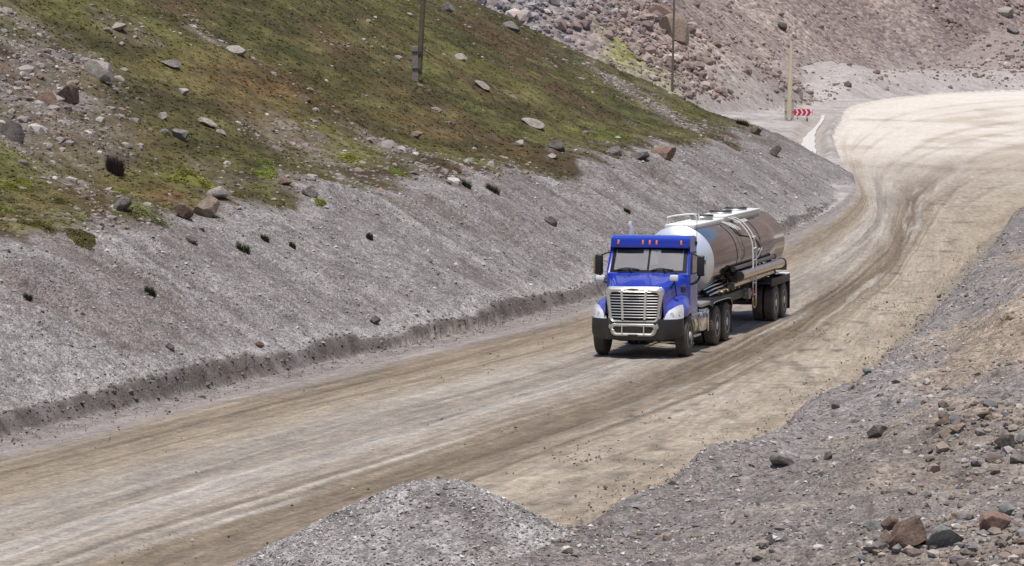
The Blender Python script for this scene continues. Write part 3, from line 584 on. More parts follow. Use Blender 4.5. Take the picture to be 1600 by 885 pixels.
#==PART2==
# ------------------------------------------------------------------ mesh tools for built things
def BM(): return bmesh.new()
def box(bm, x0, x1, y0, y1, z0, z1, bev=0.0, seg=2, mat=None):
    g = bmesh.ops.create_cube(bm, size=1.0); vs = g['verts']
    for v in vs: v.co = Vector(((x0 + x1) / 2 + v.co.x * (x1 - x0), (y0 + y1) / 2 + v.co.y * (y1 - y0), (z0 + z1) / 2 + v.co.z * (z1 - z0)))
    if bev:
        es = list({e for v in vs for e in v.link_edges}); r = bmesh.ops.bevel(bm, geom=es, offset=bev, segments=seg, affect='EDGES', profile=.5); vs = list({v for f in r['faces'] for v in f.verts} | set(v for v in vs if v.is_valid))
    if mat is not None: bmesh.ops.transform(bm, matrix=mat, verts=[v for v in vs if v.is_valid])
    return vs
def tube(bm, pts, r, seg=10, caps=True, closed=False):
    pts = [Vector(p) for p in pts]; rs = r if isinstance(r, (list, tuple)) else [r] * len(pts); rings = []; up = None
    n = len(pts)
    for i, p in enumerate(pts):
        d = (pts[(i + 1) % n] - pts[i - 1]) if closed else (pts[min(i + 1, n - 1)] - pts[max(i - 1, 0)])
        d.normalize()
        if up is None: up = Vector((0, 0, 1)) if abs(d.z) < .9 else Vector((1, 0, 0))
        s = d.cross(up); s.normalize(); up = s.cross(d); up.normalize()
        rings.append([bm.verts.new(p + (s * math.cos(a) + up * math.sin(a)) * rs[i]) for a in (k * 2 * math.pi / seg for k in range(seg))])
    for i in range(n if closed else n - 1):
        A, B = rings[i], rings[(i + 1) % n]
        for k in range(seg): bm.faces.new((A[k], A[(k + 1) % seg], B[(k + 1) % seg], B[k]))
    if caps and not closed: bm.faces.new(rings[0][::-1]); bm.faces.new(rings[-1])
def smooth_path(P, n=8): return [tuple(p) for p in catmull([list(q) for q in P], n)]
def lathe_x(bm, prof, cx, cy, cz, seg=40, sgn=1):   # profile of (x, r) turned round an axis along x
    rings = []
    for (x, r) in prof: rings.append([bm.verts.new((cx + sgn * x, cy + r * math.cos(a), cz + r * math.sin(a))) for a in (k * 2 * math.pi / seg for k in range(seg))])
    for A, B in zip(rings, rings[1:]):
        for k in range(seg): bm.faces.new((A[k], A[(k + 1) % seg], B[(k + 1) % seg], B[k]))
    for R in (rings[0], rings[-1]):
        try: bm.faces.new(R)
        except ValueError: pass
    bmesh.ops.recalc_face_normals(bm, faces=bm.faces)
def lathe_y(bm, prof, cx, cz, seg=56):              # profile of (y, r) turned round an axis along y
    rings = []
    for (y, r) in prof: rings.append([bm.verts.new((cx + r * math.cos(a), y, cz + r * math.sin(a))) for a in (k * 2 * math.pi / seg for k in range(seg))])
    for A, B in zip(rings, rings[1:]):
        for k in range(seg): bm.faces.new((A[k], A[(k + 1) % seg], B[(k + 1) % seg], B[k]))
    for R in (rings[0], rings[-1]): bm.faces.new(R)
    bmesh.ops.recalc_face_normals(bm, faces=bm.faces)
def grid(bm, rows, close=False):
    vs = [[bm.verts.new(p) for p in r] for r in rows]
    for A, B in zip(vs, vs[1:]):
        for k in range(len(A) - 1): bm.faces.new((A[k], A[k + 1], B[k + 1], B[k]))
    return vs
def slab(bm, pts, nrm, th):                         # a flat plate of real thickness
    n = Vector(nrm).normalized() * th; A = [bm.verts.new(Vector(p)) for p in pts]; B = [bm.verts.new(Vector(p) + n) for p in pts]
    bm.faces.new(A); bm.faces.new(B)
    for i in range(len(A)): j = (i + 1) % len(A); bm.faces.new((A[i], A[j], B[j], B[i]))
    bmesh.ops.recalc_face_normals(bm, faces=bm.faces)
def rrect(w0, w1, z0, z1, r, n=5, cx=0.0):          # rounded outline in x,z; w0 half width at the bottom, w1 at the top
    P = []
    for (sx, zz, hw, a0) in ((1, z1, w1, 0), (-1, z1, w1, 90), (-1, z0, w0, 180), (1, z0, w0, 270)):
        for k in range(n + 1):
            a = math.radians(a0 + 90 * k / n); P.append((cx + sx * (hw - r) + r * math.cos(a), (zz - r if zz == z1 else zz + r) + r * math.sin(a)))
    return P
def frame_ring(bm, outer, inner, y0, y1, fy=None):  # moulded ring between two outlines in x,z; y0 back, y1 front
    fy = fy or (lambda x: 0.0); n = len(outer)
    mid = [((o[0] * .5 + i[0] * .5), (o[1] * .5 + i[1] * .5)) for o, i in zip(outer, inner)]
    rows = [[(x, y0 + fy(x), z) for x, z in outer], [(x, (y0 * .25 + y1 * .75) + fy(x), z) for x, z in outer], [(x, y1 + fy(x), z) for x, z in mid], [(x, (y0 * .3 + y1 * .7) + fy(x), z) for x, z in inner], [(x, y0 + fy(x), z) for x, z in inner]]
    vs = [[bm.verts.new(p) for p in r] for r in rows]
    for A, B in zip(vs, vs[1:] + vs[:1]):
        for k in range(n): bm.faces.new((A[k], A[(k + 1) % n], B[(k + 1) % n], B[k]))
    bmesh.ops.recalc_face_normals(bm, faces=bm.faces)

M_BLUE = simple('blue_paint', (.012, .047, .46), .26, 0, .06, 2, coat=.7, dust=(.6, 1.8, .50))
M_BLACK = simple('black_plastic', (.016, .016, .017), .45, 0, .2, 5, dust=(.3, 1.1, .14))
M_GASKET = simple('black_rubber_seal', (.012, .012, .012), .4)
M_CHROME = simple('polished_chrome', (.82, .81, .78), .16, 1, .05, 4)
M_GRILLE = simple('bright_grille_metal', (.84, .83, .79), .26, .75, .05, 4)
M_MESH = simple('dark_grille_mesh', (.012, .012, .012), .8)
M_GLASS = simple('windscreen_pale_reflection', (.60, .575, .54), .10, .2, .10, 1.2, spec=.8)  # pale base colour stands in for the reflection on the glass
M_SGLASS = simple('side_glass', (.28, .235, .16), .08, .35, .15, 1.5, spec=.8)  # tan reflection in the side windows put into the base colour
M_BAND = simple('dark_band', (.018, .019, .022), .15)
M_PALEIN = simple('pale_cab_lining', (.52, .51, .48), .25, 0, .1, 2)
M_AMBER = simple('amber_lens', (.85, .24, .04), .25)
M_LENS = simple('headlamp_lens', (.80, .80, .82), .12, .1, .12, 9, coat=1)
M_LAMPR = simple('lamp_reflector', (.55, .55, .56), .3, .1)
M_TYRE = simple('dusty_tyre', (.115, .098, .078), .85, 0, .25, 5, bump=.3)
M_TREAD = simple('tyre_tread', (.045, .040, .036), .9, 0, .25, 12)
M_ALLOY = simple('aluminium_wheel', (.72, .69, .62), .5, .15, .2, 8)
M_DARKST = simple('dark_chassis_steel', (.035, .034, .03), .55, .2, .3, 5, dust=(.3, 1.5, .35))
M_OLIVE = simple('dusty_frame_paint', (.075, .072, .050), .6, 0, .3, 4)
M_STEEL = simple('polished_stainless_tank', (.175, .132, .124), .08, 1, .04, 1.5)  # bronze metal colour stands in for the darker reflections on the tank
M_HEAD = simple('bright_tank_head', (.80, .82, .84), .30, .55, .04, 2)
M_TUBE = simple('brushed_hose_tube', (.66, .58, .46), .26, 1, .1, 3)
M_TUBED = simple('dark_hose_tube', (.09, .075, .07), .3, .6, .15, 3)
M_WHITE = simple('white_painted_metal', (.80, .79, .74), .4, 0, .06, 4)
M_DULLAL = simple('dull_aluminium', (.50, .49, .47), .42, .7, .15, 5)
M_MIRROR = simple('mirror_glass', (.75, .78, .82), .04, 1, .0, 1)
M_RED = simple('red_fitting', (.35, .04, .03), .4)
M_BRASS = simple('yellowed_brass', (.45, .36, .16), .4, .7)

def ninth(seq, s): return [s + q for q in seq]
YAW = 0.262
TX, TY = 3.34, 84.2
RIG_RX = math.radians(0.05)
def rig(name, **k): return empty(name, (TX, TY, 0.045), -YAW, 0, **k)

TYRE_S = [(-.14, .30), (-.145, .36), (-.15, .44), (-.135, .485), (-.115, .503), (-.07, .509), (0, .511), (.07, .509), (.115, .503), (.135, .485), (.15, .44), (.145, .36), (.14, .30)]
def tread_blocks(bm, cx, cy, cz, w=.23, r=.512):
    for k in range(44):
        a = k * 2 * math.pi / 44
        for xo in (-.075, 0, .075):
            m = Matrix.Translation((cx + xo, cy + r * math.cos(a), cz + r * math.sin(a))) @ Matrix.Rotation(a - math.pi / 2, 4, 'X')
            box(bm, -.03, .03, -.026, .026, -.02, .008, 0, 1, m)
def wheel(root, side, y, dual, zc=.515, steer=False):
    """one wheel end: rim and hub, its tyre or tyre pair, its nuts"""
    xo = 1.055 if not dual else 1.065
    s = side
    bm = BM()
    if not dual:      # convex hub of a steered wheel
        lathe_x(bm, [(.06, .295), (.135, .305), (.145, .29), (.125, .275), (.06, .262), (.03, .235), (.045, .20), (.075, .155), (.08, .115), (.16, .105), (.175, .08), (.18, .02)], s * xo, y, zc, 40, s)
    else:             # deep dish of a twin wheel
        lathe_x(bm, [(.02, .295), (.135, .305), (.145, .29), (.13, .275), (.115, .262), (.10, .245), (.095, .20), (.10, .15), (.115, .125), (.14, .115), (.15, .09), (.155, .02)], s * xo, y, zc, 40, s)
    wh = obj('wheel', bm, M_ALLOY, root, 35)
    bm = BM()
    lathe_x(bm, TYRE_S, s * xo, y, zc, 56, s); tread_blocks(bm, s * xo, y, zc)
    obj('tyre', bm, M_TYRE, wh, 35)
    if dual: bm = BM(); lathe_x(bm, TYRE_S, s * (xo - .335), y, zc, 56, s); tread_blocks(bm, s * (xo - .335), y, zc); obj('tyre', bm, M_TYRE, wh, 35)
    def notched(r0, r1, lo, hi, n, duty):       # one ring whose face rises n times: nuts, or the dark hand holes
        bm = BM(); K = n * 6; rows = []
        for q in range(K):
            a = q * 2 * math.pi / K; h = hi if (q % 6) < duty else lo
            rows.append([(s * (xo + hx), y + rr * math.cos(a), zc + rr * math.sin(a)) for rr, hx in ((r0, lo), (r0 + .002, h), (r1 - .002, h), (r1, lo))])
        vs = [[bm.verts.new(p) for p in r] for r in rows]
        for A, B in zip(vs, vs[1:] + vs[:1]):
            for k in range(3): bm.faces.new((A[k], A[k + 1], B[k + 1], B[k]))
        bmesh.ops.recalc_face_normals(bm, faces=bm.faces); return bm
    if dual: obj('wheel_nuts', notched(.150, .185, .09, .125, 10, 3), M_CHROME, wh, 0); obj('hand_holes', notched(.205, .238, .08, .106, 10, 2), M_MESH, wh, 0)
    else: obj('wheel_nuts', notched(.150, .185, .05, .12, 10, 3), M_CHROME, wh, 0); obj('hand_holes', notched(.205, .238, .015, .062, 10, 2), M_MESH, wh, 0)

def cab_w(z): return 1.075 if z < 2.05 else 1.075 - .05 * (z - 2.05)
def NOSE(y): return -1.06 + (y + 1.26) * (1.61 / 1.96)
def tractor():
    t = rig('tractor_truck', label='blue day cab tractor truck with a bright grille driving down the dirt road', cat='truck')
    # ---- cab shell
    bm = BM()
    prof = [(.66, .62), (.62, 1.30), (.60, 2.08), (.66, 2.125), (.985, 2.715), (.86, 2.735), (.84, 2.80), (.875, 2.975), (.96, 3.02), (1.30, 3.04), (1.72, 3.02), (1.78, 2.94), (1.78, .62)]
    L = [bm.verts.new((-cab_w(z), y, z)) for y, z in prof]; R = [bm.verts.new((cab_w(z), y, z)) for y, z in prof]
    fl = bm.faces.new(L); fr = bm.faces.new(R[::-1])
    for i in range(len(prof)): j = (i + 1) % len(prof); bm.faces.new((L[j], L[i], R[i], R[j]))
    ed = [e for e in fl.edges] + [e for e in fr.edges]
    bmesh.ops.bevel(bm, geom=ed, offset=.075, segments=4, affect='EDGES', profile=.55, clamp_overlap=True)
    bmesh.ops.recalc_face_normals(bm, faces=bm.faces)
    cab = obj('cab', bm, M_BLUE, t, 32)
    # ---- windscreen: two panes in a black rubber surround
    def scr(x, v, off):                                   # v 0 bottom .. 1 top
        y = .66 + .325 * v; z = 2.125 + .59 * v; n = Vector((0, -.59, .325)).normalized() * off
        bow = .045 * (x / .98) ** 2
        return (x, y + n.y + bow - .045, z + n.z)
    bm = BM(); N = 16
    g = [[scr(x * (1.0 - .035 * v), v, .012) for x in np.linspace(-1.0, 1.0, N + 1)] for v in (-.03, .25, .5, .75, 1.0)]
    grid(bm, g); bmesh.ops.solidify(bm, geom=bm.faces[:], thickness=.05); bmesh.ops.recalc_face_normals(bm, faces=bm.faces)
    ws = obj('windscreen_surround', bm, M_GASKET, t, 40)
    for s in (-1, 1):
        bm = BM(); xs = np.linspace(.028, .90, 9) if s > 0 else np.linspace(-.90, -.028, 9)
        grid(bm, [[scr(x * (1.0 - .035 * v), v, .019) for x in xs] for v in (.07, .3, .5, .7, .93)])
        bmesh.ops.solidify(bm, geom=bm.faces[:], thickness=.012); bmesh.ops.recalc_face_normals(bm, faces=bm.faces); obj('windscreen_pane', bm, M_GLASS, ws, 40)
        bm = BM(); xs = np.linspace(.30, .89, 7) if s > 0 else np.linspace(-.89, -.17, 7)
        rows = []
        for i, v in enumerate((.0, .5, 1.0)):
            rows.append([scr(x * .967, (.925 - v * ((.13 if s > 0 else .17) - (.05 * abs(abs(x) - .55) if s < 0 else 0))), .0225) for x in xs])
        grid(bm, rows); bmesh.ops.solidify(bm, geom=bm.faces[:], thickness=.003); bmesh.ops.recalc_face_normals(bm, faces=bm.faces); obj('top_band', bm, M_BAND, ws, 40)  # dark band along the top of each pane
        bm = BM(); tube(bm, smooth_path([scr(s * .80 if s < 0 else .10, .06, .04), scr(s * .55 if s < 0 else .32, .135, .045), scr(s * .22 if s < 0 else .66, .085, .04)], 6), .014, 6)
        tube(bm, [scr(s * .38 if s < 0 else .48, -.05, .03), scr(s * .5 if s < 0 else .40, .12, .05)], .014, 6); obj('wiper', bm, M_GASKET, ws, 40)
    bm = BM(); grid(bm, [[scr(x, v, .0225) for x in np.linspace(.035, .24, 4)] for v in (.28, .60, .92)]); bmesh.ops.solidify(bm, geom=bm.faces[:], thickness=.003); obj('pale_sticker', bm, M_PALEIN, ws, 40)
    # ---- roof markers
    for x in (-.82, -.18, 0, .18, .82):
        bm = BM(); m = Matrix.Translation((x, .868, 2.865)) @ Matrix.Rotation(math.radians(-11), 4, 'X') @ Matrix.Rotation(math.radians(7 if x < -.5 else -4 if x > .5 else 0), 4, 'Y'); box(bm, -.026, .026, -.05, .02, -.062, .062, .018, 2, m); obj('marker_lamp', bm, M_AMBER, cab, 40)
    # ---- doors with window, handle
    for s in (-1, 1):
        def sd(y, z, o): return (s * (cab_w(z) + o), y, z)
        bm = BM(); pts = [(.74, .82), (.74, 1.6), (.80, 2.10), (1.06, 2.66), (1.58, 2.68), (1.60, .82)]
        slab(bm, [sd(y, z, -.01) for y, z in pts], (s, 0, 0), .018); dr = obj('door', bm, M_BLUE, t, 30)
        bm = BM(); pts = [(.90, 2.06), (.92, 2.18), (1.10, 2.60), (1.14, 2.62), (1.50, 2.63), (1.53, 2.60), (1.53, 2.06)]
        slab(bm, [sd(y, z, .006) for y, z in pts], (s, 0, 0), .008); obj('window_seal', bm, M_GASKET, dr, 30)
        bm = BM(); pts = [(.97, 2.10), (.98, 2.19), (1.135, 2.565), (1.47, 2.59), (1.49, 2.56), (1.49, 2.10)]
        slab(bm, [sd(y, z, .013) for y, z in pts], (s, 0, 0), .006); obj('door_window', bm, M_SGLASS, dr, 30)
        bm = BM(); box(bm, *(sorted((s * 1.07, s * 1.10))), 1.40, 1.56, 1.80, 1.84, .012); obj('door_handle', bm, M_BLACK, dr, 30)
    # ---- hood and wings
    secs = {  # y: half profile (x, z) from the crown outwards
        -1.26: [(0, 1.84), (.40, 1.84), (.60, 1.825), (.705, 1.75), (.735, 1.55), (.745, 1.35), (.755, 1.15), (.77, 1.06), (.775, 1.04)],
        -1.00: [(0, 1.885), (.44, 1.885), (.63, 1.865), (.735, 1.785), (.775, 1.58), (.80, 1.40), (.90, 1.30), (.98, 1.12), (.985, 1.02)],
        -0.70: [(0, 1.93), (.48, 1.93), (.66, 1.91), (.765, 1.82), (.805, 1.62), (.845, 1.46), (1.00, 1.38), (1.13, 1.18), (1.14, 1.02)],
        -0.30: [(0, 1.99), (.54, 1.985), (.72, 1.96), (.825, 1.86), (.865, 1.68), (.90, 1.54), (1.06, 1.46), (1.20, 1.28), (1.215, 1.05)],
        0.10: [(0, 2.045), (.60, 2.04), (.79, 2.01), (.895, 1.90), (.935, 1.72), (.965, 1.57), (1.07, 1.48), (1.20, 1.30), (1.215, 1.05)],
        0.45: [(0, 2.095), (.66, 2.085), (.87, 2.05), (.975, 1.94), (1.01, 1.74), (1.03, 1.56), (1.08, 1.42), (1.16, 1.20), (1.17, .98)],
        0.70: [(0, 2.13), (.70, 2.12), (.92, 2.08), (1.025, 1.98), (1.055, 1.76), (1.065, 1.56), (1.075, 1.36), (1.09, 1.16), (1.09, .98)]}
    secs = {NOSE(y): v for y, v in secs.items()}
    ys = sorted(secs); arr = np.array([secs[y] for y in ys])      # sections x points x 2
    yy = np.linspace(ys[0], ys[-1], 44); half = np.empty((44, arr.shape[1], 2))
    fine = []
    for p in range(arr.shape[1]):
        for c in range(2): half[:, p, c] = np.interp(yy, ys, arr[:, p, c])
    ker = np.array([.25, .5, .25])
    for _ in range(3): half[1:-1] = half[:-2] * .25 + half[1:-1] * .5 + half[2:] * .25
    rows = []
    for i, y in enumerate(yy):
        P = catmull(half[i], 5)
        zc = .515; rr = .60
        bottom = 1.0 if y < -.62 else (zc + math.sqrt(max(rr * rr - y * y, 0)) if abs(y) < rr else .70)
        bottom = max(bottom, .62)
        P = np.array([p for p in P]); xb = P[-1][0]
        for k in range(len(P)):                                   # the wheel arch trims the wing
            if P[k][0] > .9 and P[k][1] < bottom: P[k] = (P[k][0], bottom)
        ext = [(xb, max(bottom, P[-1][1] - .1 * q) if bottom > P[-1][1] - .1 * q else P[-1][1] - .1 * q) for q in (1, 2, 3)] if y > .5 else []
        bulge = .022 * math.exp(-((y + .1) / .45) ** 2)
        full = [(-p[0], y, p[1]) for p in P[::-1]] + [(p[0], y, p[1]) for p in P[1:]]
        full = [(x, yv, z + (bulge if abs(x) < .36 else bulge * max(0, 1 - (abs(x) - .36) / .05))) for x, yv, z in full]
        rows.append(full)
    bm = BM(); vs = grid(bm, rows)
    bmesh.ops.recalc_face_normals(bm, faces=bm.faces)
    hood = obj('hood', bm, M_BLUE, t, 40)
    for s in (-1, 1):
        bm = BM(); slab(bm, [(s * .955, .18, 1.80), (s * .965, .18, 1.66), (s * 1.0, .46, 1.66), (s * 1.0, .46, 1.78)], (s, -.15, 0), .02); obj('side_vent', bm, M_BLACK, hood, 30)
        # skirt between wing and door
        bm = BM(); box(bm, *sorted((s * 1.0, s * 1.09)), .60, .80, .62, 1.3, .02); obj('wing_skirt', bm, M_BLUE, hood, 30)
        # mirror on the hood
        if s > 0:
            bm = BM(); tube(bm, smooth_path([(.79, -.55, 1.80), (.88, -.56, 1.92), (.93, -.56, 2.06)], 4), .022, 8); tube(bm, [(.95, -.52, 1.60), (.90, -.56, 2.02)], .018, 8); obj('hood_mirror_arm', bm, M_BLACK, hood, 40)
            bm = BM(); box(bm, .79, 1.0, -.66, -.52, 1.99, 2.14, .03, 2); obj('hood_mirror', bm, M_WHITE, hood, 40)
        else:
            bm = BM(); tube(bm, [(-.95, -.52, 1.60), (-1.24, -.15, 2.0)], .016, 8); obj('hood_mirror_arm', bm, M_BLACK, hood, 40)
    # ---- grille
    fy = lambda x: .10 * (abs(x) / .72) ** 2.2
    fo = rrect(.665, .745, .965, 1.875, .13); fi = rrect(.575, .625, 1.035, 1.735, .085)
    bm = BM(); frame_ring(bm, fo, fi, -1.22, -1.40, fy); gs = obj('grille', bm, M_GRILLE, t, 40)
    bm = BM()
    o2 = rrect(.60, .66, 1.0, 1.78, .08); A = [bm.verts.new((x, -1.25 + fy(x), z)) for x, z in o2]; bm.faces.new(A); bmesh.ops.recalc_face_normals(bm, faces=bm.faces); obj('grille_mesh', bm, M_MESH, gs)
    for k in range(9):
        z = 1.105 + k * .07; hw = .565 + .06 * (z - 1.035) / .7; bm = BM()
        rows = [[(x, -1.335 + fy(x) + dy, z + dz) for x in np.linspace(-hw, hw, 13)] for dy, dz in ((.04, .010), (-.012, .010), (-.018, 0), (-.012, -.010), (.04, -.010))]
        grid(bm, rows); bmesh.ops.recalc_face_normals(bm, faces=bm.faces); obj('grille_bar', bm, M_GRILLE, gs, 40)
    for s in (-1, 1):
        bm = BM(); slab(bm, [(s * .255, -1.30, 1.05), (s * .305, -1.30, 1.05), (s * .335, -1.30, 1.74), (s * .28, -1.30, 1.74)], (0, -1, 0), .06); obj('grille_strut', bm, M_GRILLE, gs, 30)
    bm = BM(); 
    E_ = [(.155 * math.cos(a), .032 * math.sin(a)) for a in np.linspace(0, 2 * math.pi, 28, endpoint=False)]
    slab(bm, [(x, -1.404, 1.808 + z) for x, z in E_], (0, -1, 0), .008); em = obj('badge', bm, M_BLACK, gs, 30)
    cu = bpy.data.curves.new('badge_lettering', 'FONT'); cu.body = 'FREIGHTLINER'; cu.size = .038; cu.align_x = 'CENTER'; cu.align_y = 'CENTER'; cu.extrude = .0015
    to = bpy.data.objects.new('tmp_text', cu); me = bpy.data.meshes.new_from_object(to); bpy.data.objects.remove(to); me.materials.append(M_CHROME)
    lo = bpy.data.objects.new('badge_lettering', me); COL.objects.link(lo); lo.parent = em; lo.location = (0, -1.4145, 1.808); lo.rotation_euler = (math.pi / 2, 0, 0)
    # ---- bumper
    path = [(-1.215, -.56), (-1.215, -.72), (-1.16, -.93), (-1.0, -1.14), (-.78, -1.29), (-.45, -1.36), (0, -1.38), (.45, -1.36), (.78, -1.29), (1.0, -1.14), (1.16, -.93), (1.215, -.72), (1.215, -.56)]
    pp = catmull(path, 6)
    rows = []
    for (x, y) in pp:
        ez = .475 + .09 * max(0, (abs(x) - .75) / .46) ** 2; nx, ny = x / 1.215 * .6, -1.0
        top = 1.045 if abs(x) > .66 else .955
        rows.append([(x * .93, y + .10, ez - .01), (x * .985, y + .025, ez), (x, y, ez + .06), (x * 1.005, y - .004, .75), (x, y, top - .04), (x * .99, y + .02, top), (x * .93, y + .12, top)])
    bm = BM(); grid(bm, rows); bmesh.ops.recalc_face_normals(bm, faces=bm.faces); bp = obj('bumper', bm, M_BLACK, t, 35)
    fo = rrect(.615, .665, .575, .930, .15, 8); fi = rrect(.505, .545, .645, .810, .075, 8); f2 = lambda x: .085 * (abs(x) / .7) ** 2.2
    bm = BM(); frame_ring(bm, fo, fi, -1.36, -1.435, f2); tr = obj('bumper_trim', bm, simple('dusty_trim_metal', (.60, .57, .50), .35, .5), bp, 40)
    bm = BM(); A = [bm.verts.new((x, -1.39 + f2(x), z)) for x, z in rrect(.54, .58, .61, .84, .08)]; bm.faces.new(A); bmesh.ops.recalc_face_normals(bm, faces=bm.faces); obj('lower_intake', bm, M_MESH, bp)
    for s in (-1, 1):
        bm = BM(); box(bm, s * .29 - .014, s * .29 + .014, -1.43, -1.40, .64, .82); obj('intake_bar', bm, M_GRILLE, tr, 0)
        bm = BM(); tube(bm, [(s * .585, -1.40, .885), (s * .585, -1.385 + .02 - .06, .885)], .022, 12); obj('tow_socket', bm, M_MESH, tr, 30)
    bm = BM(); box(bm, -.13, .13, -1.44, -1.41, .565, .62, .01); obj('plate_holder', bm, M_BLACK, bp, 30)
    # ---- headlamps
    for s in (-1, 1):
        R_ = [[(.765, -1.275, 1.06), (.93, -1.175, 1.05), (1.08, -.99, 1.055), (1.175, -.74, 1.075)],
              [(.80, -1.21, 1.17), (.94, -1.10, 1.20), (1.07, -.925, 1.235), (1.165, -.68, 1.27)],
              [(.855, -1.10, 1.27), (.955, -.99, 1.335), (1.05, -.83, 1.39), (1.13, -.63, 1.405)]]
        A = np.array(R_); A[..., 0] *= s
        fine = np.array([catmull(r, 5) for r in A]); fine = np.array([catmull(fine[:, k], 5) for k in range(fine.shape[1])])
        bm = BM(); grid(bm, fine.tolist()); bmesh.ops.recalc_face_normals(bm, faces=bm.faces)
        bmesh.ops.solidify(bm, geom=bm.faces[:], thickness=.09); bmesh.ops.recalc_face_normals(bm, faces=bm.faces)
        hl = obj('headlamp', bm, M_LENS, t, 40)
        for (q, w_) in ((.35, .055), (.72, .05)):
            i = int(q * (fine.shape[0] - 1)); j = int(.45 * (fine.shape[1] - 1)); c = Vector(fine[i, j]); n = Vector((s * .55, -1, .25)).normalized()
            bm = BM(); tube(bm, [c - n * .02, c + n * .006], w_, 16); obj('lamp_reflector', bm, M_LAMPR, hl, 30)
    # ---- side mirrors
    for s in (-1, 1):
        bm = BM(); box(bm, *sorted((s * 1.235, s * 1.43)), .78, .93, 2.03, 2.55, .04, 3); mi = obj('side_mirror', bm, M_BLACK, t, 40)
        bm = BM()
        if s > 0: box(bm, 1.395, 1.475, .82, .875, 2.07, 2.53, .02, 2)
        else: box(bm, -1.475, -1.405, .82, .875, 2.06, 2.50, .02, 2)
        obj('mirror_side_panel', bm, M_MIRROR if s > 0 else M_BRASS, mi, 40)
        bm = BM(); box(bm, *sorted((s * 1.25, s * 1.41)), .925, .935, 2.07, 2.51); obj('mirror_glass', bm, M_MIRROR, mi, 0)
        bm = BM(); tube(bm, smooth_path([(s * 1.05, .84, 1.82), (s * 1.16, .82, 1.85), (s * 1.27, .84, 1.95), (s * 1.31, .85, 2.06)], 5), .032, 8); obj('mirror_arm', bm, M_BLACK, mi, 40); bm = BM(); tube(bm, [(s * 1.03, .95, 2.62), (s * 1.2, .87, 2.56), (s * 1.30, .86, 2.52)], .018, 8)
        obj('mirror_arm', bm, M_BLACK, mi, 40)
        if s < 0:
            bm = BM(); box(bm, -1.41, -1.17, .76, .92, 1.86, 2.01, .035, 2); obj('wide_angle_mirror', bm, M_WHITE, mi, 40)
    # ---- exhaust, aerial, horn
    bm = BM(); tube(bm, smooth_path([(-.78, 1.98, 1.0), (-.78, 1.98, 2.4), (-.78, 1.98, 3.02), (-.785, 1.98, 3.10), (-.81, 1.98, 3.20), (-.79, 2.0, 3.28)], 6), .062, 14); ex = obj('exhaust_stack', bm, simple('satin_exhaust', (.78, .80, .83), .35, .35), t, 40)
    bm = BM(); tube(bm, [(-.78, 1.98, 1.25), (-.78, 1.98, 2.5)], .12, 18); obj('exhaust_shield', bm, M_DULLAL, ex, 40)
    bm = BM(); tube(bm, [(1.04, 1.70, 2.74), (1.05, 1.71, 3.9)], .006, 5); tube(bm, [(1.0, 1.70, 2.70), (1.04, 1.70, 2.86)], .03, 8); obj('aerial', bm, M_BLACK, t, 40)
    # ---- chassis
    bm = BM()
    for s in (-1, 1): box(bm, s * .43 - .045, s * .43 + .045, -1.0, 5.75, .72, 1.00, .008, 1)
    for y in (-.6, 1.2, 2.4, 3.4, 4.6, 5.7): box(bm, -.40, .40, y - .06, y + .06, .76, .96)
    box(bm, -.38, .38, -.9, .6, .55, 1.0, .05); box(bm, -.30, .30, 1.0, 1.9, .5, .95, .06)
    fr = obj('chassis', bm, M_DARKST, t, 30)
    bm = BM()
    tube(bm, [(-.98, 0, .47), (-.6, 0, .40), (.6, 0, .40), (.98, 0, .47)], .06, 10); obj('front_axle', bm, M_DARKST, fr, 35)
    for y in (3.45, 4.77):
        bm = BM(); tube(bm, [(-1.0, y, .515), (1.0, y, .515)], .085, 12); lathe_x(bm, [(-.2, .08), (-.12, .2), (0, .24), (.12, .2), (.2, .08)], 0, y, .515, 20); obj('drive_axle', bm, M_DARKST, fr, 35)
    bm = BM(); slab(bm, [(-.43, 3.65, 1.10), (.43, 3.65, 1.10), (.46, 4.1, 1.12), (.28, 4.62, 1.10), (.1, 4.62, 1.10), (.07, 4.25, 1.12), (-.07, 4.25, 1.12), (-.1, 4.62, 1.10), (-.28, 4.62, 1.10), (-.46, 4.1, 1.12)], (0, 0, 1), .06); box(bm, -.4, .4, 3.8, 4.3, .98, 1.11); obj('fifth_wheel', bm, M_DARKST, t, 30)
    for s in (-1, 1):
        for y, d in ((0, False), (3.45, True), (4.77, True)): wheel(t, s, y, d)
        # battery and step box, fuel tank
        bm = BM(); tube(bm, [(s * .82, .78, .69), (s * .82, 1.60, .69)], .30, 28); ft = obj('fuel_tank', bm, M_CHROME, t, 35)
        bm = BM()
        for y in (.95, 1.45): bm = BM(); tube(bm, [(s * .82 + .308 * math.cos(a), y, .69 + .308 * math.sin(a)) for a in np.linspace(0, 2 * math.pi, 28, endpoint=False)], .018, 6, closed=True); obj('tank_strap', bm, M_BRASS, ft, 35)
        bm = BM(); box(bm, *sorted((s * .62, s * 1.12)), .80, 1.62, .93, .99, .012); obj('cab_step', bm, M_DULLAL, t, 30); bm = BM(); box(bm, *sorted((s * .8, s * 1.16)), .82, 1.6, .40, .44, .01); obj('cab_step', bm, M_DULLAL, t, 30)
        bm = BM(); box(bm, *sorted((s * .56, s * 1.14)), 1.80, 2.62, .48, 1.00, .03, 2); bx = obj('battery_box', bm, M_CHROME, t, 30)
        bm = BM(); box(bm, *sorted((s * 1.13, s * 1.165)), 2.46, 2.60, .44, 1.0, .01); box(bm, *sorted((s * .54, s * 1.16)), 1.78, 2.66, 1.005, 1.05, .01); obj('box_trim', bm, M_MIRROR, bx, 30)
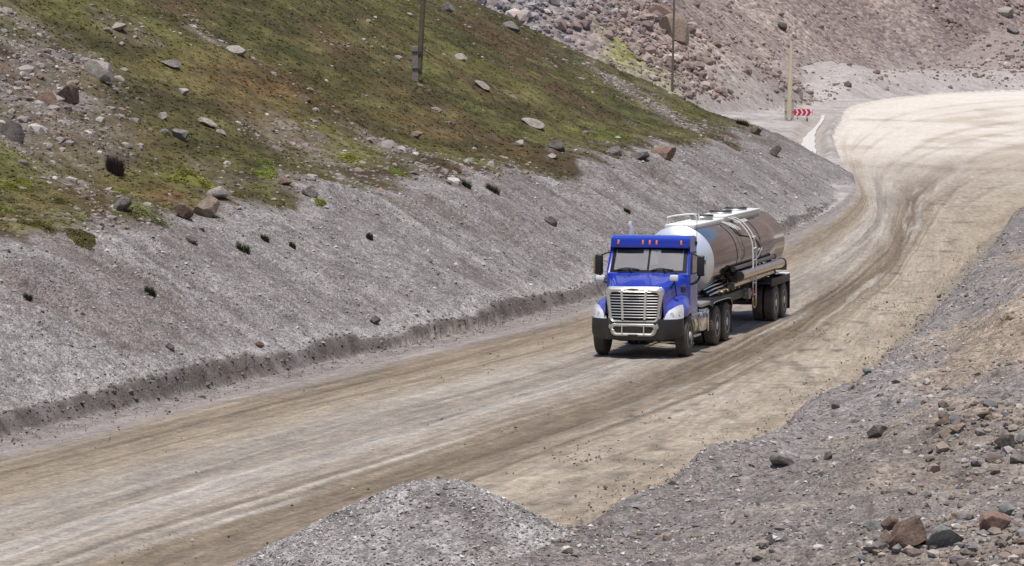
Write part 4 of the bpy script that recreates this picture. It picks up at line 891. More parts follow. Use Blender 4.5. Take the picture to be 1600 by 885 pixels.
        bm = BM(); box(bm, *sorted((s * 1.137, s * 1.15)), 1.88, 2.38, .82, .94, .01); obj('blue_panel', bm, M_BLUE, bx, 30)
        # deck plate behind the cab, quarter fender and flap
        bm = BM(); box(bm, *sorted((s * .50, s * 1.14)), 1.85, 2.85, 1.10, 1.20, .02); obj('deck_box', bm, M_DULLAL, t, 30)
        bm = BM(); rows = []
        for q in [(2.86, 1.06), (2.90, 1.14), (3.0, 1.175), (3.6, 1.185), (4.7, 1.175), (5.15, 1.14), (5.33, 1.03), (5.38, .90)]: rows.append([(s * .62, q[0], q[1]), (s * .9, q[0], q[1] + .012), (s * 1.18, q[0], q[1]), (s * 1.215, q[0], q[1] - .035)])
        grid(bm, rows); bmesh.ops.solidify(bm, geom=bm.faces[:], thickness=.012); bmesh.ops.recalc_face_normals(bm, faces=bm.faces); fd = obj('rear_wing', bm, M_DARKST, t, 35)
        bm = BM(); tube(bm, [(s * 1.222, y_, z_) for y_, z_ in [(2.9, 1.115), (3.0, 1.145), (3.6, 1.155), (4.7, 1.145), (5.15, 1.11), (5.33, 1.0), (5.38, .88)]], .012, 6); obj('wing_edge', bm, M_DULLAL, fd, 35)
        bm = BM(); box(bm, *sorted((s * .66, s * 1.2)), 5.40, 5.425, .18, .90, .005, 1); obj('mud_flap', bm, M_BLACK, t, 30)
        bm = BM(); box(bm, *sorted((s * .64, s * 1.21)), 5.43, 5.46, .80, .92, .01); obj('flap_bracket', bm, M_DULLAL, t, 30)
    # air lines behind the cab
    for i, x in enumerate((.18, .30, .42)):
        bm = BM(); tube(bm, smooth_path([(x, 1.80, 1.75 + .05 * i), (x + .12, 2.3, 1.25), (x + .2, 2.9, 1.22 + .04 * i), (x - .05, 3.7, 1.42)], 8), .018, 7); obj('air_line', bm, (M_RED, M_BRASS, M_BLACK)[i], t, 40)
    # the short nose: cab well forward over the engine, grille close to the front axle
    def shift(o, fn, deep=True):
        me = o.data; c = np.empty(len(me.vertices) * 3, np.float32); me.vertices.foreach_get('co', c); c = c.reshape(-1, 3); c[:] = fn(c); me.vertices.foreach_set('co', c.ravel()); me.update()
        for k in o.children:
            if deep and k.name.split('.')[0] != 'badge_lettering': shift(k, fn)
            elif k.name.split('.')[0] == 'badge_lettering': k.location.y += .20; k.location.z -= .07
    def f_cab(c): c = c.copy(); c[:, 1] -= .15; c[:, 2] -= np.where(c[:, 2] > 1.2, .05, 0); return c
    def f_nose(c): c = c.copy(); c[:, 1] = NOSE(c[:, 1]); c[:, 2] -= .065; return c
    def f_gril(c): c = c.copy(); c[:, 1] += .20; c[:, 2] -= .07; return c
    def f_bump(c): c = c.copy(); c[:, 1] = np.where(c[:, 1] < -1.3, c[:, 1] + .193, -.60 + (c[:, 1] + .56) * (.58 / .82)); c[:, 0] *= .965; c[:, 2] -= np.where(c[:, 2] > .9, .05, 0); return c
    def f_hood(c): c = c.copy(); c[:, 2] -= .055 * ss(.95, 1.3, c[:, 2]); return c
    for o in list(t.children):
        b = o.name.split('.')[0]
        if b in ('cab', 'windscreen_surround', 'door', 'side_mirror', 'aerial'): shift(o, f_cab)
        elif b == 'headlamp': shift(o, f_nose)
        elif b == 'grille': shift(o, f_gril)
        elif b == 'bumper': shift(o, f_bump)
        elif b == 'hood':
            shift(o, f_hood, False)
            for k in o.children: shift(k, f_nose)
    return t

def trailer():
    t = rig('tank_trailer', label='long polished steel tank trailer coupled behind the blue truck', cat='tank trailer')
    ZC, RA, Y0, Y1 = 2.11, .955, 4.15, 14.6
    bm = BM(); lathe_y(bm, [(Y0, RA), (Y0 + .05, RA + .004), (Y0 + 2.5, RA), (Y1 - 2.5, RA), (Y1, RA), (Y1 + .05, RA - .02), (Y1 + .12, RA * .88), (Y1 + .20, RA * .6), (Y1 + .24, RA * .1)], 0, ZC, 96); sh = obj('tank_shell', bm, M_STEEL, t, 25)
    bm = BM(); lathe_y(bm, [(Y0 + .03, RA + .012), (Y0 - .02, RA + .012), (Y0 - .05, RA - .02), (Y0 - .18, RA * .84), (Y0 - .28, RA * .55), (Y0 - .32, RA * .1)], 0, ZC, 72); obj('tank_head', bm, M_HEAD, t, 30)
    for y in (7.4, 10.9):
        bm = BM(); tube(bm, [((RA + .004) * math.cos(a), y, ZC + (RA + .004) * math.sin(a)) for a in np.linspace(0, 2 * math.pi, 72, endpoint=False)], .008, 6, closed=True); obj('weld_band', bm, M_STEEL, sh, 40)
    # walkway, spill dam, hatches, hoops
    bm = BM(); box(bm, -.42, .40, 4.35, 13.6, ZC + RA - .10, ZC + RA + .035, .02); wk = obj('walkway', bm, M_WHITE, t, 30)
    bm = BM(); box(bm, -.40, .47, 8.3, 13.3, ZC + RA + .036, ZC + RA + .10, .02); obj('spill_dam', bm, M_WHITE, wk, 30)
    for y in (7.2, 9.8, 12.0):
        bm = BM(); tube(bm, [(0, y, ZC + RA + .03), (0, y, ZC + RA + .12)], .30, 26); tube(bm, [(0, y, ZC + RA + .12), (0, y, ZC + RA + .16)], [.33, .30], 26); hc = obj('hatch', bm, M_DULLAL, wk, 35)
        bm = BM(); tube(bm, [(.31 * math.cos(a), y + .31 * math.sin(a), ZC + RA + .165) for a in np.linspace(0, 2 * math.pi, 26, endpoint=False)], .015, 6, closed=True); obj('hatch_rim', bm, M_DARKST, hc, 40)
    for y in (5.0, 5.35):
        bm = BM(); tube(bm, smooth_path([(-.48, y, ZC + RA - .1), (-.50, y + .02, ZC + RA + .12), (-.42, y + .05, ZC + RA + .22), (.05, y + .9, ZC + RA + .24), (.12, y + 1.0, ZC + RA + .03)], 5), .018, 7); obj('hand_hoop', bm, M_WHITE, wk, 40)
    def on(a, y, o=0.0): return ((RA + o) * math.sin(a), y, ZC + (RA + o) * math.cos(a))
    # drain bracket and its two hoses
    bm = BM(); grid(bm, [[on(a, y, .03) for y in np.linspace(9.1 + .9 * max(0, a - .35), 11.0 - .25 * max(0, a - .35) , 6)] for a in np.linspace(.28, .62, 6)]); bmesh.ops.solidify(bm, geom=bm.faces[:], thickness=.03); bmesh.ops.recalc_face_normals(bm, faces=bm.faces); obj('spill_apron', bm, M_WHITE, t, 40)
    bm = BM(); grid(bm, [[on(a, y, .035) for y in np.linspace(7.9 + 1.4 * max(0, a - .5), 8.6 + 1.3 * max(0, a - .5), 4)] for a in np.linspace(.35, .85, 8)]); bmesh.ops.solidify(bm, geom=bm.faces[:], thickness=.03); bmesh.ops.recalc_face_normals(bm, faces=bm.faces); obj('drain_chute', bm, M_WHITE, t, 40)
    for k in (0, 1):
        bm = BM(); o = .26 * k
        tube(bm, smooth_path([on(.62, 8.35 + o, .04), on(.86, 8.35 + o, .04), on(1.0, 8.6 + o, .035), on(1.08, 9.3 + o, .03), on(1.22, 10.2 + o * .8, .03), on(1.48, 10.7 + o * .6, .03), on(1.72, 10.4 + o * .5, .03), on(1.9, 9.6 + o * .5, .03)], 7), .017, 7); obj('vent_hose', bm, M_DULLAL, t, 40)
    # ladder
    for k, y in enumerate((8.78, 9.22)):
        bm = BM(); tube(bm, smooth_path([(.40, y - .3, ZC + RA + .05), (.62, y - .15, ZC + RA - .02), (.86, y - .05, ZC + .74), (1.08, y, ZC + .35), (1.13, y, ZC - .2), (1.13, y, 1.5), (1.13, y, .78)], 6), .021, 8); ld = obj('ladder', bm, M_WHITE, t, 40) if k == 0 else obj('ladder_rail', bm, M_WHITE, ld, 40)
    for z in (.95, 1.28, 1.60, 1.92, 2.24, 2.56):
        bm = BM(); tube(bm, [(1.13 if z < 2.5 else 1.10, 8.78, z), (1.13 if z < 2.5 else 1.10, 9.22, z)], .018, 8); obj('rung', bm, M_WHITE, ld, 40)
    bm = BM(); tube(bm, smooth_path([(1.13, 8.78, .80), (1.13, 8.80, .66), (1.13, 8.9, .60), (1.13, 9.1, .60), (1.13, 9.2, .66), (1.13, 9.22, .80)], 5), .028, 8); obj('ladder_foot', bm, M_BRASS, ld, 40)
    # hose tubes along the flank
    for (x, z, r, ya, yb, mm) in ((1.00, 1.80, .060, 6.6, 12.6, M_TUBED), (1.10, 1.585, .128, 6.9, 13.3, M_TUBE), (1.02, 1.375, .078, 6.2, 12.3, M_TUBE)):
        bm = BM(); tube(bm, [(x, ya, z), (x, yb, z)], r, 24); ht = obj('hose_tube', bm, mm, t, 35)
        bm = BM(); tube(bm, [(x, yb - .02, z), (x, yb + .06, z)], r + .018, 24); obj('tube_cap', bm, M_DARKST, ht, 35); bm = BM(); tube(bm, [(x, ya - .05, z), (x, ya + .05, z)], r + .016, 24); obj('tube_cap', bm, M_DARKST, ht, 35)
        bm = BM()
        for y in (7.6, 10.0, 12.0): bm = BM(); box(bm, .72, x, y - .03, y + .03, z - .03, z + .03); obj('tube_bracket', bm, M_DARKST, ht, 30)
    # running gear and frame
    bm = BM()
    for s in (-1, 1):
        box(bm, s * .50 - .06, s * .50 + .06, 4.0, 14.2, 1.02 + .14, 1.34, .01, 1)
        for y in (4.6, 6.6, 8.0, 9.6, 11.2, 12.5, 13.8): box(bm, s * .50 - .12, s * .50 + .16, y - .04, y + .04, 1.15, 1.62)
    box(bm, -.62, .62, 3.6, 5.6, 1.175, 1.25, .01); box(bm, -.55, .55, 10.9, 14.1, .86, 1.16, .02)
    for y in (6.0, 9.0, 11.0, 13.9): box(bm, -.5, .5, y - .06, y + .06, 1.18, 1.32)
    fr = obj('trailer_frame', bm, M_DARKST, t, 30)
    bm = BM(); box(bm, .30, .98, 5.2, 8.4, .92, 1.16, .03); obj('equipment_tray', bm, M_OLIVE, t, 30)
    bm = BM()
    for y in (11.93, 13.23): tube(bm, [(-1.0, y, .515), (1.0, y, .515)], .075, 12); box(bm, -.5, -.4, y - .5, y + .5, .55, .72, .02); box(bm, .4, .5, y - .5, y + .5, .55, .72, .02)
    obj('trailer_axles', bm, M_DARKST, fr, 30)
    for s in (-1, 1):
        for y in (11.93, 13.23): wheel(t, s, y, True)
        bm = BM(); box(bm, *sorted((s * .60, s * 1.21)), 11.15, 14.02, 1.09, 1.13, .01); box(bm, *sorted((s * 1.17, s * 1.225)), 11.2, 14.0, 1.02, 1.235, .01); fd = obj('trailer_wing', bm, M_DARKST, t, 30)
        bm = BM(); box(bm, *sorted((s * .60, s * 1.24)), 13.3, 14.05, 1.236, 1.262, .006, 1); obj('wing_trim', bm, M_WHITE, fd, 30)
        bm = BM(); box(bm, *sorted((s * .62, s * 1.22)), 14.03, 14.055, .20, 1.2, .005, 1); obj('mud_flap', bm, M_BLACK, t, 30)
        bm = BM(); tube(bm, [(s * .62, 6.3, .55), (s * .62, 6.3, 1.2)], .065, 4); box(bm, s * .62 - .12, s * .62 + .12, 6.15, 6.45, .50, .54, .01); obj('landing_leg', bm, M_DARKST, t, 30)
    # piping, valves and pump
    for i, (x0, z0) in enumerate(((.82, 1.35), (.90, 1.27), (.74, 1.42))):
        bm = BM(); tube(bm, smooth_path([(x0 - .1, 4.3, z0 - .05), (x0, 5.0, z0 + .02), (x0 + .06, 6.2, z0 + .05), (x0 - .1, 7.2, z0 + .10)], 6), .03, 8); obj('discharge_pipe', bm, M_CHROME, t, 40)
    for y in (5.2, 5.9, 6.6, 7.5):
        bm = BM(); tube(bm, [(.86, y, 1.20), (.86, y, 1.34)], [.05, .065], 10); tube(bm, [(.74, y, 1.26), (1.0, y, 1.26)], .045, 10); obj('valve', bm, M_BRASS if y < 7 else M_DULLAL, t, 40)
    bm = BM()
    for x in (.95, 1.02, 1.09): tube(bm, [(x, 8.35, 1.02), (x + .04, 8.35, 1.02)], .15, 18)
    tube(bm, [(.7, 8.35, 1.02), (1.16, 8.35, 1.02)], .07, 12); pm = obj('outlet_flange', bm, M_DULLAL, t, 35)
    bm = BM(); tube(bm, [(1.13, 8.62, 1.02), (1.17, 8.62, 1.02)], .14, 18); obj('handwheel', bm, M_RED, t, 35)
    for s in (-1, 1):
        bm = BM(); tube(bm, [(s * .95, Y1 + .02, 1.42), (s * .95, Y1 + .07, 1.42)], .06, 14); obj('tail_lamp', bm, M_RED, t, 35)
    bm = BM(); box(bm, -1.1, 1.1, 14.1, 14.2, 1.32, 1.52, .02); obj('rear_beam', bm, M_DARKST, t, 30)
    return t
tractor(); trailer()

# ------------------------------------------------------------------ poles, sign, marker post
M_WOOD = simple('weathered_pole_wood', (.135, .105, .072), .9, 0, .25, 8, bump=.3)
M_WOODL = simple('sunbleached_pole_wood', (.58, .49, .35), .9, 0, .15, 8, bump=.3)
M_CONC = simple('weathered_concrete', (.24, .215, .185), .9, 0, .18, 7, bump=.3)
M_CONCL = simple('pale_concrete', (.42, .37, .30), .9, 0, .18, 7, bump=.3)
M_WIRE = simple('rusty_wire', (.05, .04, .035), .7)
M_PORC = simple('grey_insulator', (.35, .36, .36), .3)
def pole(px, py, h, r0, r1, lean, stubs, mw, mc, label, arms=True):
    x, y = ground_hit(px, py); z = zat(x, y)
    t = empty('utility_pole', (x, y, z), 0, 0, label=label, cat='utility pole', group='poles along the road')
    bm = BM(); zb = .55; tube(bm, [(lean * q * h, 0, (-.5 if not stubs else .25) + q * h) for q in np.linspace(0, 1, 6)], [r0 + (r1 - r0) * q for q in np.linspace(0, 1, 6)], 14); pl = obj('pole', bm, mw, t, 40)
    for (sx, sh, sw) in stubs:
        bm = BM(); vs = box(bm, sx - sw, sx + sw, -sw, sw, -.6, sh, .015, 1)
        obj('concrete_stub', bm, mc, t, 30)
    for zz in ((.5, 1.15) if stubs else ()):
        zq = zz * stubs[0][1] / 1.35; xs = [s[0] for s in stubs] + [lean * zq]; bm = BM(); a, b = min(xs) - stubs[0][2] - .02, max(max(xs) + r0, max(s[0] + s[2] for s in stubs)) + .02
        tube(bm, [(a, -stubs[0][2] - .02, zq), (b, -stubs[0][2] - .02, zq), (b, r0 + .02, zq), (a, r0 + .02, zq)], .022, 6, closed=True); obj('wire_binding', bm, M_WIRE, t, 30)
    if arms:
        bm = BM(); box(bm, lean * h - .9, lean * h + .9, -.06, .06, h - .55, h - .43, .01); ca = obj('crossarm', bm, mw, t, 30)
        for q in (-.8, 0, .8):
            bm = BM(); tube(bm, [(lean * h + q, 0, h - .43), (lean * h + q, 0, h - .33), (lean * h + q, 0, h - .2)], [.03, .06, .03], 10); obj('insulator', bm, M_PORC, ca, 40)
    return t
pole(655, 129, 8.5, .115, .085, .055, [(-.16, 1.42, .125)], M_WOOD, M_CONC, 'dark wooden utility pole bound to one square concrete stub on the grass slope')
pole(1050, 144, 13.0, .125, .09, .02, [], M_WOOD, M_CONC, 'slim bare wooden utility pole rising just behind the end of the grassy spur')
pole(1233, 189, 7.2, .31, .12, .022, [(-.28, 2.2, .13), (.30, 2.1, .13)], M_WOODL, M_CONCL, 'pale tapering utility pole between two concrete stubs beside the arrow sign', arms=False)
def arrow_sign():
    x, y = ground_hit(1255, 187); z = zat(x, y); k = y / F_PX
    t = empty('arrow_sign', (x, y, z - .02), 0, 0, label='red and white chevron board pointing right at the road bend', cat='road sign')
    zb = CAM_H + y * (HOR - 180.5) / F_PX - z; hgt = 10.5 * k; hw = 14.5 * k
    bm = BM(); box(bm, -hw, hw, -.02, .02, zb, zb + hgt, .008, 1); bd = obj('board', bm, simple('red_sign_sheet', (.62, .02, .045), .4, 0, .04), t, 30)
    W_ = simple('white_sign_sheet', (.82, .80, .80), .45, 0, .04)
    n = 4; step = 2 * hw / n; m = hgt / 2
    for i in range(n):
        x0 = -hw + step * (i + .30) ; bm = BM(); sw = step * .34; dx = step * .40
        slab(bm, [(x0, -.025, zb + .02), (x0 + sw, -.025, zb + .02), (x0 + sw + dx, -.025, zb + m), (x0 + sw, -.025, zb + hgt - .02), (x0, -.025, zb + hgt - .02), (x0 + dx, -.025, zb + m)], (0, -1, 0), .004) if i < 3 else slab(bm, [(x0, -.025, zb + .02), (hw - .02, -.025, zb + .02), (hw - .02, -.025, zb + m * .35), (x0 + dx + .03, -.025, zb + m), (hw - .02, -.025, zb + hgt - m * .35), (hw - .02, -.025, zb + hgt - .02), (x0, -.025, zb + hgt - .02), (x0 + dx, -.025, zb + m)], (0, -1, 0), .004)
        obj('chevron', bm, W_, bd, 0)
    for q, d in ((-.62, 5), (.42, 9)):
        bm = BM(); xx = hw * q * 1.0; box(bm, xx - .07, xx + .07, .025, .12, -.5, zb + hgt - .05, .008, 1); po = obj('sign_post', bm, M_WHITE, t, 30)
        bm = BM(); box(bm, xx - .075, xx + .075, .02, .125, -.45, zb * .42, .008, 1); obj('dark_post_base', bm, M_DARKST, po, 30)
arrow_sign()
x, y = ground_hit(1252, 158); z = zat(x, y)
t = empty('marker_post', (x, y, z - .05), 0, 0, label='short grey marker post standing behind the chevron board', cat='post')
bm = BM(); box(bm, -.17, .17, -.06, .06, -.3, .82, .03); obj('post_body', bm, M_CONC, t, 30)
bm = BM(); box(bm, -.18, .18, -.07, .07, .825, .90, .015); obj('post_cap', bm, M_DARKST, t, 30)
#==PART3==
# ------------------------------------------------------------------ boulders one can point at
def boulder(px, py, wpx, hr, mat, label, cat='rock', name='boulder', group=None, rot=None, dr=.75, k=9, seed=None, lo=.36, hi=.74):
    x, y = ground_hit(px, py); wd = wpx * y / F_PX
    r = np.random.default_rng(int(px * 7 + py * 13) if seed is None else seed)
    V = I4[0].copy() if wpx > 30 else I3[0].copy(); Fc = I4[1] if wpx > 30 else I3[1]
    for _ in range(k):
        n = r.normal(size=3); n[2] *= .8; n /= np.linalg.norm(n); d = r.uniform(lo, hi); V = V - np.outer(np.clip(V @ n - d, 0, None), n) * .99
    V = V * (1 + .035 * fbm(V[:, 0] * 2.3 + px, V[:, 1] * 2.3 + V[:, 2] * 1.7, 3, 801)[:, None])
    V[:, 0] /= (V[:, 0].max() - V[:, 0].min()); V[:, 1] *= dr / (V[:, 1].max() - V[:, 1].min()); V[:, 2] /= (V[:, 2].max() - V[:, 2].min())
    V[:, 2] *= hr * 1.25
    a = r.uniform(-.35, .35) if rot is None else rot; c, s = math.cos(a), math.sin(a)
    # tilt in the picture plane about y
    X, Z = V[:, 0] * c - V[:, 2] * s, V[:, 0] * s + V[:, 2] * c
    V = np.stack([X, V[:, 1], Z], -1) * wd; V[:, 2] += -V[:, 2].min() - .22 * hr * wd
    y += dr * wd * .3
    o = np_mesh(name, V, Fc, ROCK[mat], True); o.data.set_sharp_from_angle(angle=math.radians(24)); o.location = (x, y, zat(x, y - dr * wd * .3))
    return meta(o, label, cat, group)
B = boulder
# grassy hillside
B(152, 124, 50, .48, 'pale', 'large pale striped boulder at the right end of the scree patch on the upper hillside', rot=-.25)
B(106, 160, 42, .75, 'brown', 'wedge shaped brown boulder standing below the large pale striped boulder')
B(72, 166, 30, .7, 'red', 'squat reddish boulder left of the brown wedge in the hillside rubble')
B(22, 222, 40, .8, 'dark', 'dark grey boulder at the left edge of the photo among hillside rubble')
B(188, 332, 30, .75, 'grey', 'grey angular boulder beside a moss cushion above the gravel bank')
B(320, 340, 44, .72, 'tan', 'tan boulder with a dark right face at the brink of the gravel bank')
B(338, 312, 40, .45, 'pale', 'flat pale pinkish slab lying just above the tan boulder at the bank brink')
B(284, 343, 34, .65, 'brown', 'brown broken boulder just left of the tan boulder at the bank brink')
B(1040, 251, 40, .48, 'red', 'pinkish boulder sitting on the brink of the bank near the spur end', rot=.05)
B(1001, 252, 36, .34, 'grey', 'low grey slab lying left of the pinkish boulder on the brink')
B(962, 244, 25, .62, 'grey', 'rounded grey rock in short grass left of the low grey slab')
B(873, 237, 27, .66, 'dark', 'dark angular rock in the grass below the long white stone')
B(834, 200, 38, .32, 'pale', 'long white stone lying aslant in the grass of the spur', rot=-.35)
B(812, 231, 17, .6, 'pale', 'small pale rounded rock left of the dark angular rock in the grass')
B(864, 249, 16, .5, 'pale', 'small white slab in the stony fringe under the dark angular rock')
B(368, 86, 34, .42, 'pale', 'white stone with a ragged top high on the green hillside')
B(322, 198, 32, .36, 'pale', 'flat white stone in the middle of the brown and green hillside')
B(346, 214, 19, .42, 'pale', 'small pale flat stone just below the flat white stone on the hillside')
B(478, 161, 20, .62, 'red', 'small pink boulder at the lower edge of the rust coloured grass')
B(286, 151, 17, .62, 'pale', 'small pointed pale stone on the rust coloured hillside')
B(256, 190, 15, .75, 'pale', 'small bright upright stone right of the hillside rubble')
B(183, 50, 27, .42, 'pale', 'pale stone near the top left of the green hillside')
B(282, 221, 27, .55, 'grey', 'cluster like knobbly grey stone below the flat white stone on the hillside')
B(650, 218, 24, .45, 'tan', 'tan flat stone in the stony hollow in the middle of the slope')
B(484, 308, 26, .6, 'pale', 'pale block above the bank brink in the middle of the stony fringe')
B(443, 291, 24, .5, 'brown', 'brown slab between moss cushions above the gravel bank')
B(720, 96, 20, .5, 'pale', 'small white stone on the green slope right of the nearest utility pole')
B(755, 141, 26, .4, 'pale', 'pale elongated stone on the green slope below the second stone streak')
B(265, 108, 30, .35, 'grey', 'low grey outcrop on the hillside left of the rust coloured grass')
B(112, 139, 24, .5, 'tan', 'tan flat topped rock touching the brown wedge from above in the rubble')
# bank
for (px, py, w_, mt, lb) in ((587, 508, 18, 'dark', 'dark lone rock near the foot of the gravel bank in the middle of the photo'), (266, 551, 15, 'dark', 'small dark rock low on the gravel bank at left'),
        (405, 546, 14, 'brown', 'small brown rock near the bank foot between two dark rocks'), (300, 381, 18, 'dark', 'dark rock high on the gravel bank under the tan boulder'), (863, 354, 22, 'dark', 'dark rock on the upper bank behind and left of the truck'),
        (1212, 246, 22, 'dark', 'large dark rock on the bank near its far end'), (1183, 213, 18, 'brown', 'brown rock on the crest at the tip of the spur'), (770, 585, 11, 'grey', 'small grey rock lying at the very foot of the bank scarp')):
    B(px, py, w_, .7, mt, lb)
# mountainside
B(1056, 66, 52, .82, 'tan', 'very large tan boulder on the scree behind the second utility pole', rot=-.2, lo=.42)
B(1032, 32, 40, .6, 'red', 'big pinkish boulder touching the very large tan boulder on its upper left')
B(1570, 28, 34, .45, 'pale', 'pale flat boulder on the scree at the upper right corner')
B(1582, 55, 22, .6, 'grey', 'grey boulder below the pale flat boulder at the upper right')
B(1221, 51, 16, .7, 'dark', 'dark boulder on the scree above the pale tapering pole')
B(702, 20, 22, .7, 'grey', 'rounded grey boulder on the scree right of the nearest pole top')
B(800, 48, 30, .5, 'grey', 'wide grey boulder in the grey scree beyond the spur ridge')
# right foreground
B(1391, 831, 27, .85, 'brown', 'small reddish brown boulder behind the largest foreground boulder')
B(1364, 828, 24, .7, 'blue', 'bluish grey round stone at the left of the foreground boulder group')
B(1424, 857, 62, .72, 'brown', 'largest brown faceted boulder in the foreground group at lower right', rot=.15)
B(1478, 858, 66, .55, 'blue', 'greenish grey split boulder right of the largest brown foreground boulder', rot=-.15)
B(1391, 851, 26, .85, 'tan', 'small tan boulder leaning on the left of the largest brown boulder')
B(1372, 870, 40, .35, 'grey', 'low dark wet looking slab in front of the foreground boulder group')
B(1556, 836, 54, .6, 'red', 'pinkish grey boulder near the lower right edge of the photo')
B(1578, 808, 28, .7, 'blue', 'dark bluish rock leaning behind the pinkish grey boulder')
B(1494, 812, 15, .8, 'tan', 'small rounded tan stone above the greenish grey boulder')
B(1224, 734, 40, .42, 'grey', 'long grey rock perched on the verge crest beside the road', rot=-.3)
B(1371, 688, 34, .55, 'dark', 'dark pyramid shaped rock on the spoil mound right of the road')
B(1296, 720, 13, 1.1, 'dark', 'small dark pointed stone standing left of the dark pyramid rock')
B(1285, 745, 11, .8, 'pale', 'small round white stone below the small dark pointed stone')
B(1354, 586, 18, .6, 'blue', 'blue grey stone on the road edge at the foot of the right slope')
B(1331, 611, 12, .7, 'pale', 'small white stone on the right road edge below the blue grey stone')
B(1306, 641, 14, .65, 'grey', 'small grey stone on the right road edge nearest the spoil mound')
B(1570, 702, 34, .7, 'dark', 'dark grey block at the top of the broken rock at far right')
B(1590, 728, 30, .6, 'grey', 'grey broken block right below the dark grey block at far right')
B(1500, 676, 26, .55, 'tan', 'tan slab among loose rocks in the middle of the right slope')
B(1476, 664, 26, .5, 'brown', 'brown dark shadowed rock left of the tan slab on the right slope')
B(1542, 655, 26, .5, 'tan', 'sandy flat rock right of the tan slab on the right slope')
B(1450, 782, 12, .7, 'blue', 'small blue grey stone above the foreground boulder group')
for (px, py, w_, mt, lb) in ((886, 866, 19, 'cream', 'largest cream pebble on the saddle beside the gravel heap'), (865, 849, 11, 'cream', 'leftmost cream pebble above the largest cream pebble'), (878, 851, 10, 'tan', 'yellowish pebble between two cream pebbles on the saddle'),
        (905, 857, 9, 'cream', 'rightmost cream pebble beside the largest cream pebble'), (774, 867, 15, 'cream', 'white rounded stone low on the right flank of the gravel heap'), (890, 849, 8, 'blue', 'tiny bluish pebble behind the largest cream pebble')):
    B(px, py, w_, .65, mt, lb, cat='stone', name='pebble')
# the larger nameless stones, each a rock of its own
def nameless(n, lab, grp, name, pick, smin, smax, mats, wts, hrr=(.4, .75)):
    protos = []
    for i in range(8):
        r = np.random.default_rng(900 + i); V = I3[0].copy()
        for _ in range(8):
            q = r.normal(size=3); q /= np.linalg.norm(q); V = V - np.outer(np.clip(V @ q - r.uniform(.38, .75), 0, None), q)
        V *= np.array([.6, .45, r.uniform(*hrr) * .6]); me = {}
        for mt in mats:
            o = np_mesh(name, V, I3[1], ROCK[mt], True); o.data.set_sharp_from_angle(angle=math.radians(24)); me[mt] = o.data; bpy.data.objects.remove(o)
        protos.append(me)
    x, y, z = pick(n)
    for i in range(len(x)):
        mt = mats[rng.choice(len(mats), p=np.array(wts) / sum(wts))]
        o = bpy.data.objects.new(name, protos[rng.integers(8)][mt]); COL.objects.link(o)
        s = smin + (smax - smin) * rng.uniform(0, 1) ** 2.5; o.scale = (s, s, s); o.rotation_euler = (rng.normal(0, .2), rng.normal(0, .2), rng.uniform(0, 6.28)); o.location = (x[i], y[i], z[i] - .04 * s); meta(o, lab, 'rock', grp)
def pick_hill(n):
    X, Y = polar(60000, 66, 200, .8); z, m = terrain(X, Y, True)
    den = .02 + patch_field(X, Y, ROCKY) * .5 + .5 * (np.abs(fbm((X + .45 * Y) / 3.2, (Y - .4 * X) / 16, 2, 613)) < .05) + .35 * ss(3, .5, m['over'])
    k = m['onhill'] & (m['over'] > .7) & (rng.uniform(0, 1, len(X)) < den * .3) & (z < CAM_H + .02 * Y); return X[k][:n], Y[k][:n], z[k][:n]
def pick_scree(n):
    X, Y = polar(60000, 225, 520, .8); z, m = terrain(X, Y, True); cl = ss(-.1, .5, fbm(X / 14 + Y / 30, Y / 34, 3, 621))
    k = m['onmtn'] & (m['mp'] > 3) & (rng.uniform(0, 1, len(X)) < .02 + .12 * cl) & (z < CAM_H + .02 * Y) & (z > CAM_H + .0005 * Y); return X[k][:n], Y[k][:n], z[k][:n]
def pick_right(n):
    X, Y = polar(30000, 42, 130, .9, -3, 9.4); z, m = terrain(X, Y, True)
    k = (m['dR'] > .8) & (rng.uniform(0, 1, len(X)) < .008 + .25 * np.clip(patch_field(X, Y, RUBBLE), 0, 1)) & (z > CAM_H - .150 * Y + .1); return X[k][:n], Y[k][:n], z[k][:n]
nameless(190, 'weathered stone half sunk in the turf of the left hillside', 'stones on the left hillside', 'hillside_stone', pick_hill, .14, .42, ['pale', 'grey', 'brown', 'tan'], (4, 2, 1, 1))
nameless(170, 'angular rock among the scree of the far mountainside', 'rocks on the far scree', 'scree_rock', pick_scree, .45, 1.35, ['red', 'brown', 'grey', 'tan'], (3, 3, 2, 2))
nameless(110, 'fist to head sized rock lying on the slope right of the road', 'rocks on the right slope', 'slope_rock', pick_right, .08, .30, ['grey', 'tan', 'brown', 'dark', 'pale'], (4, 3, 3, 1, 1))

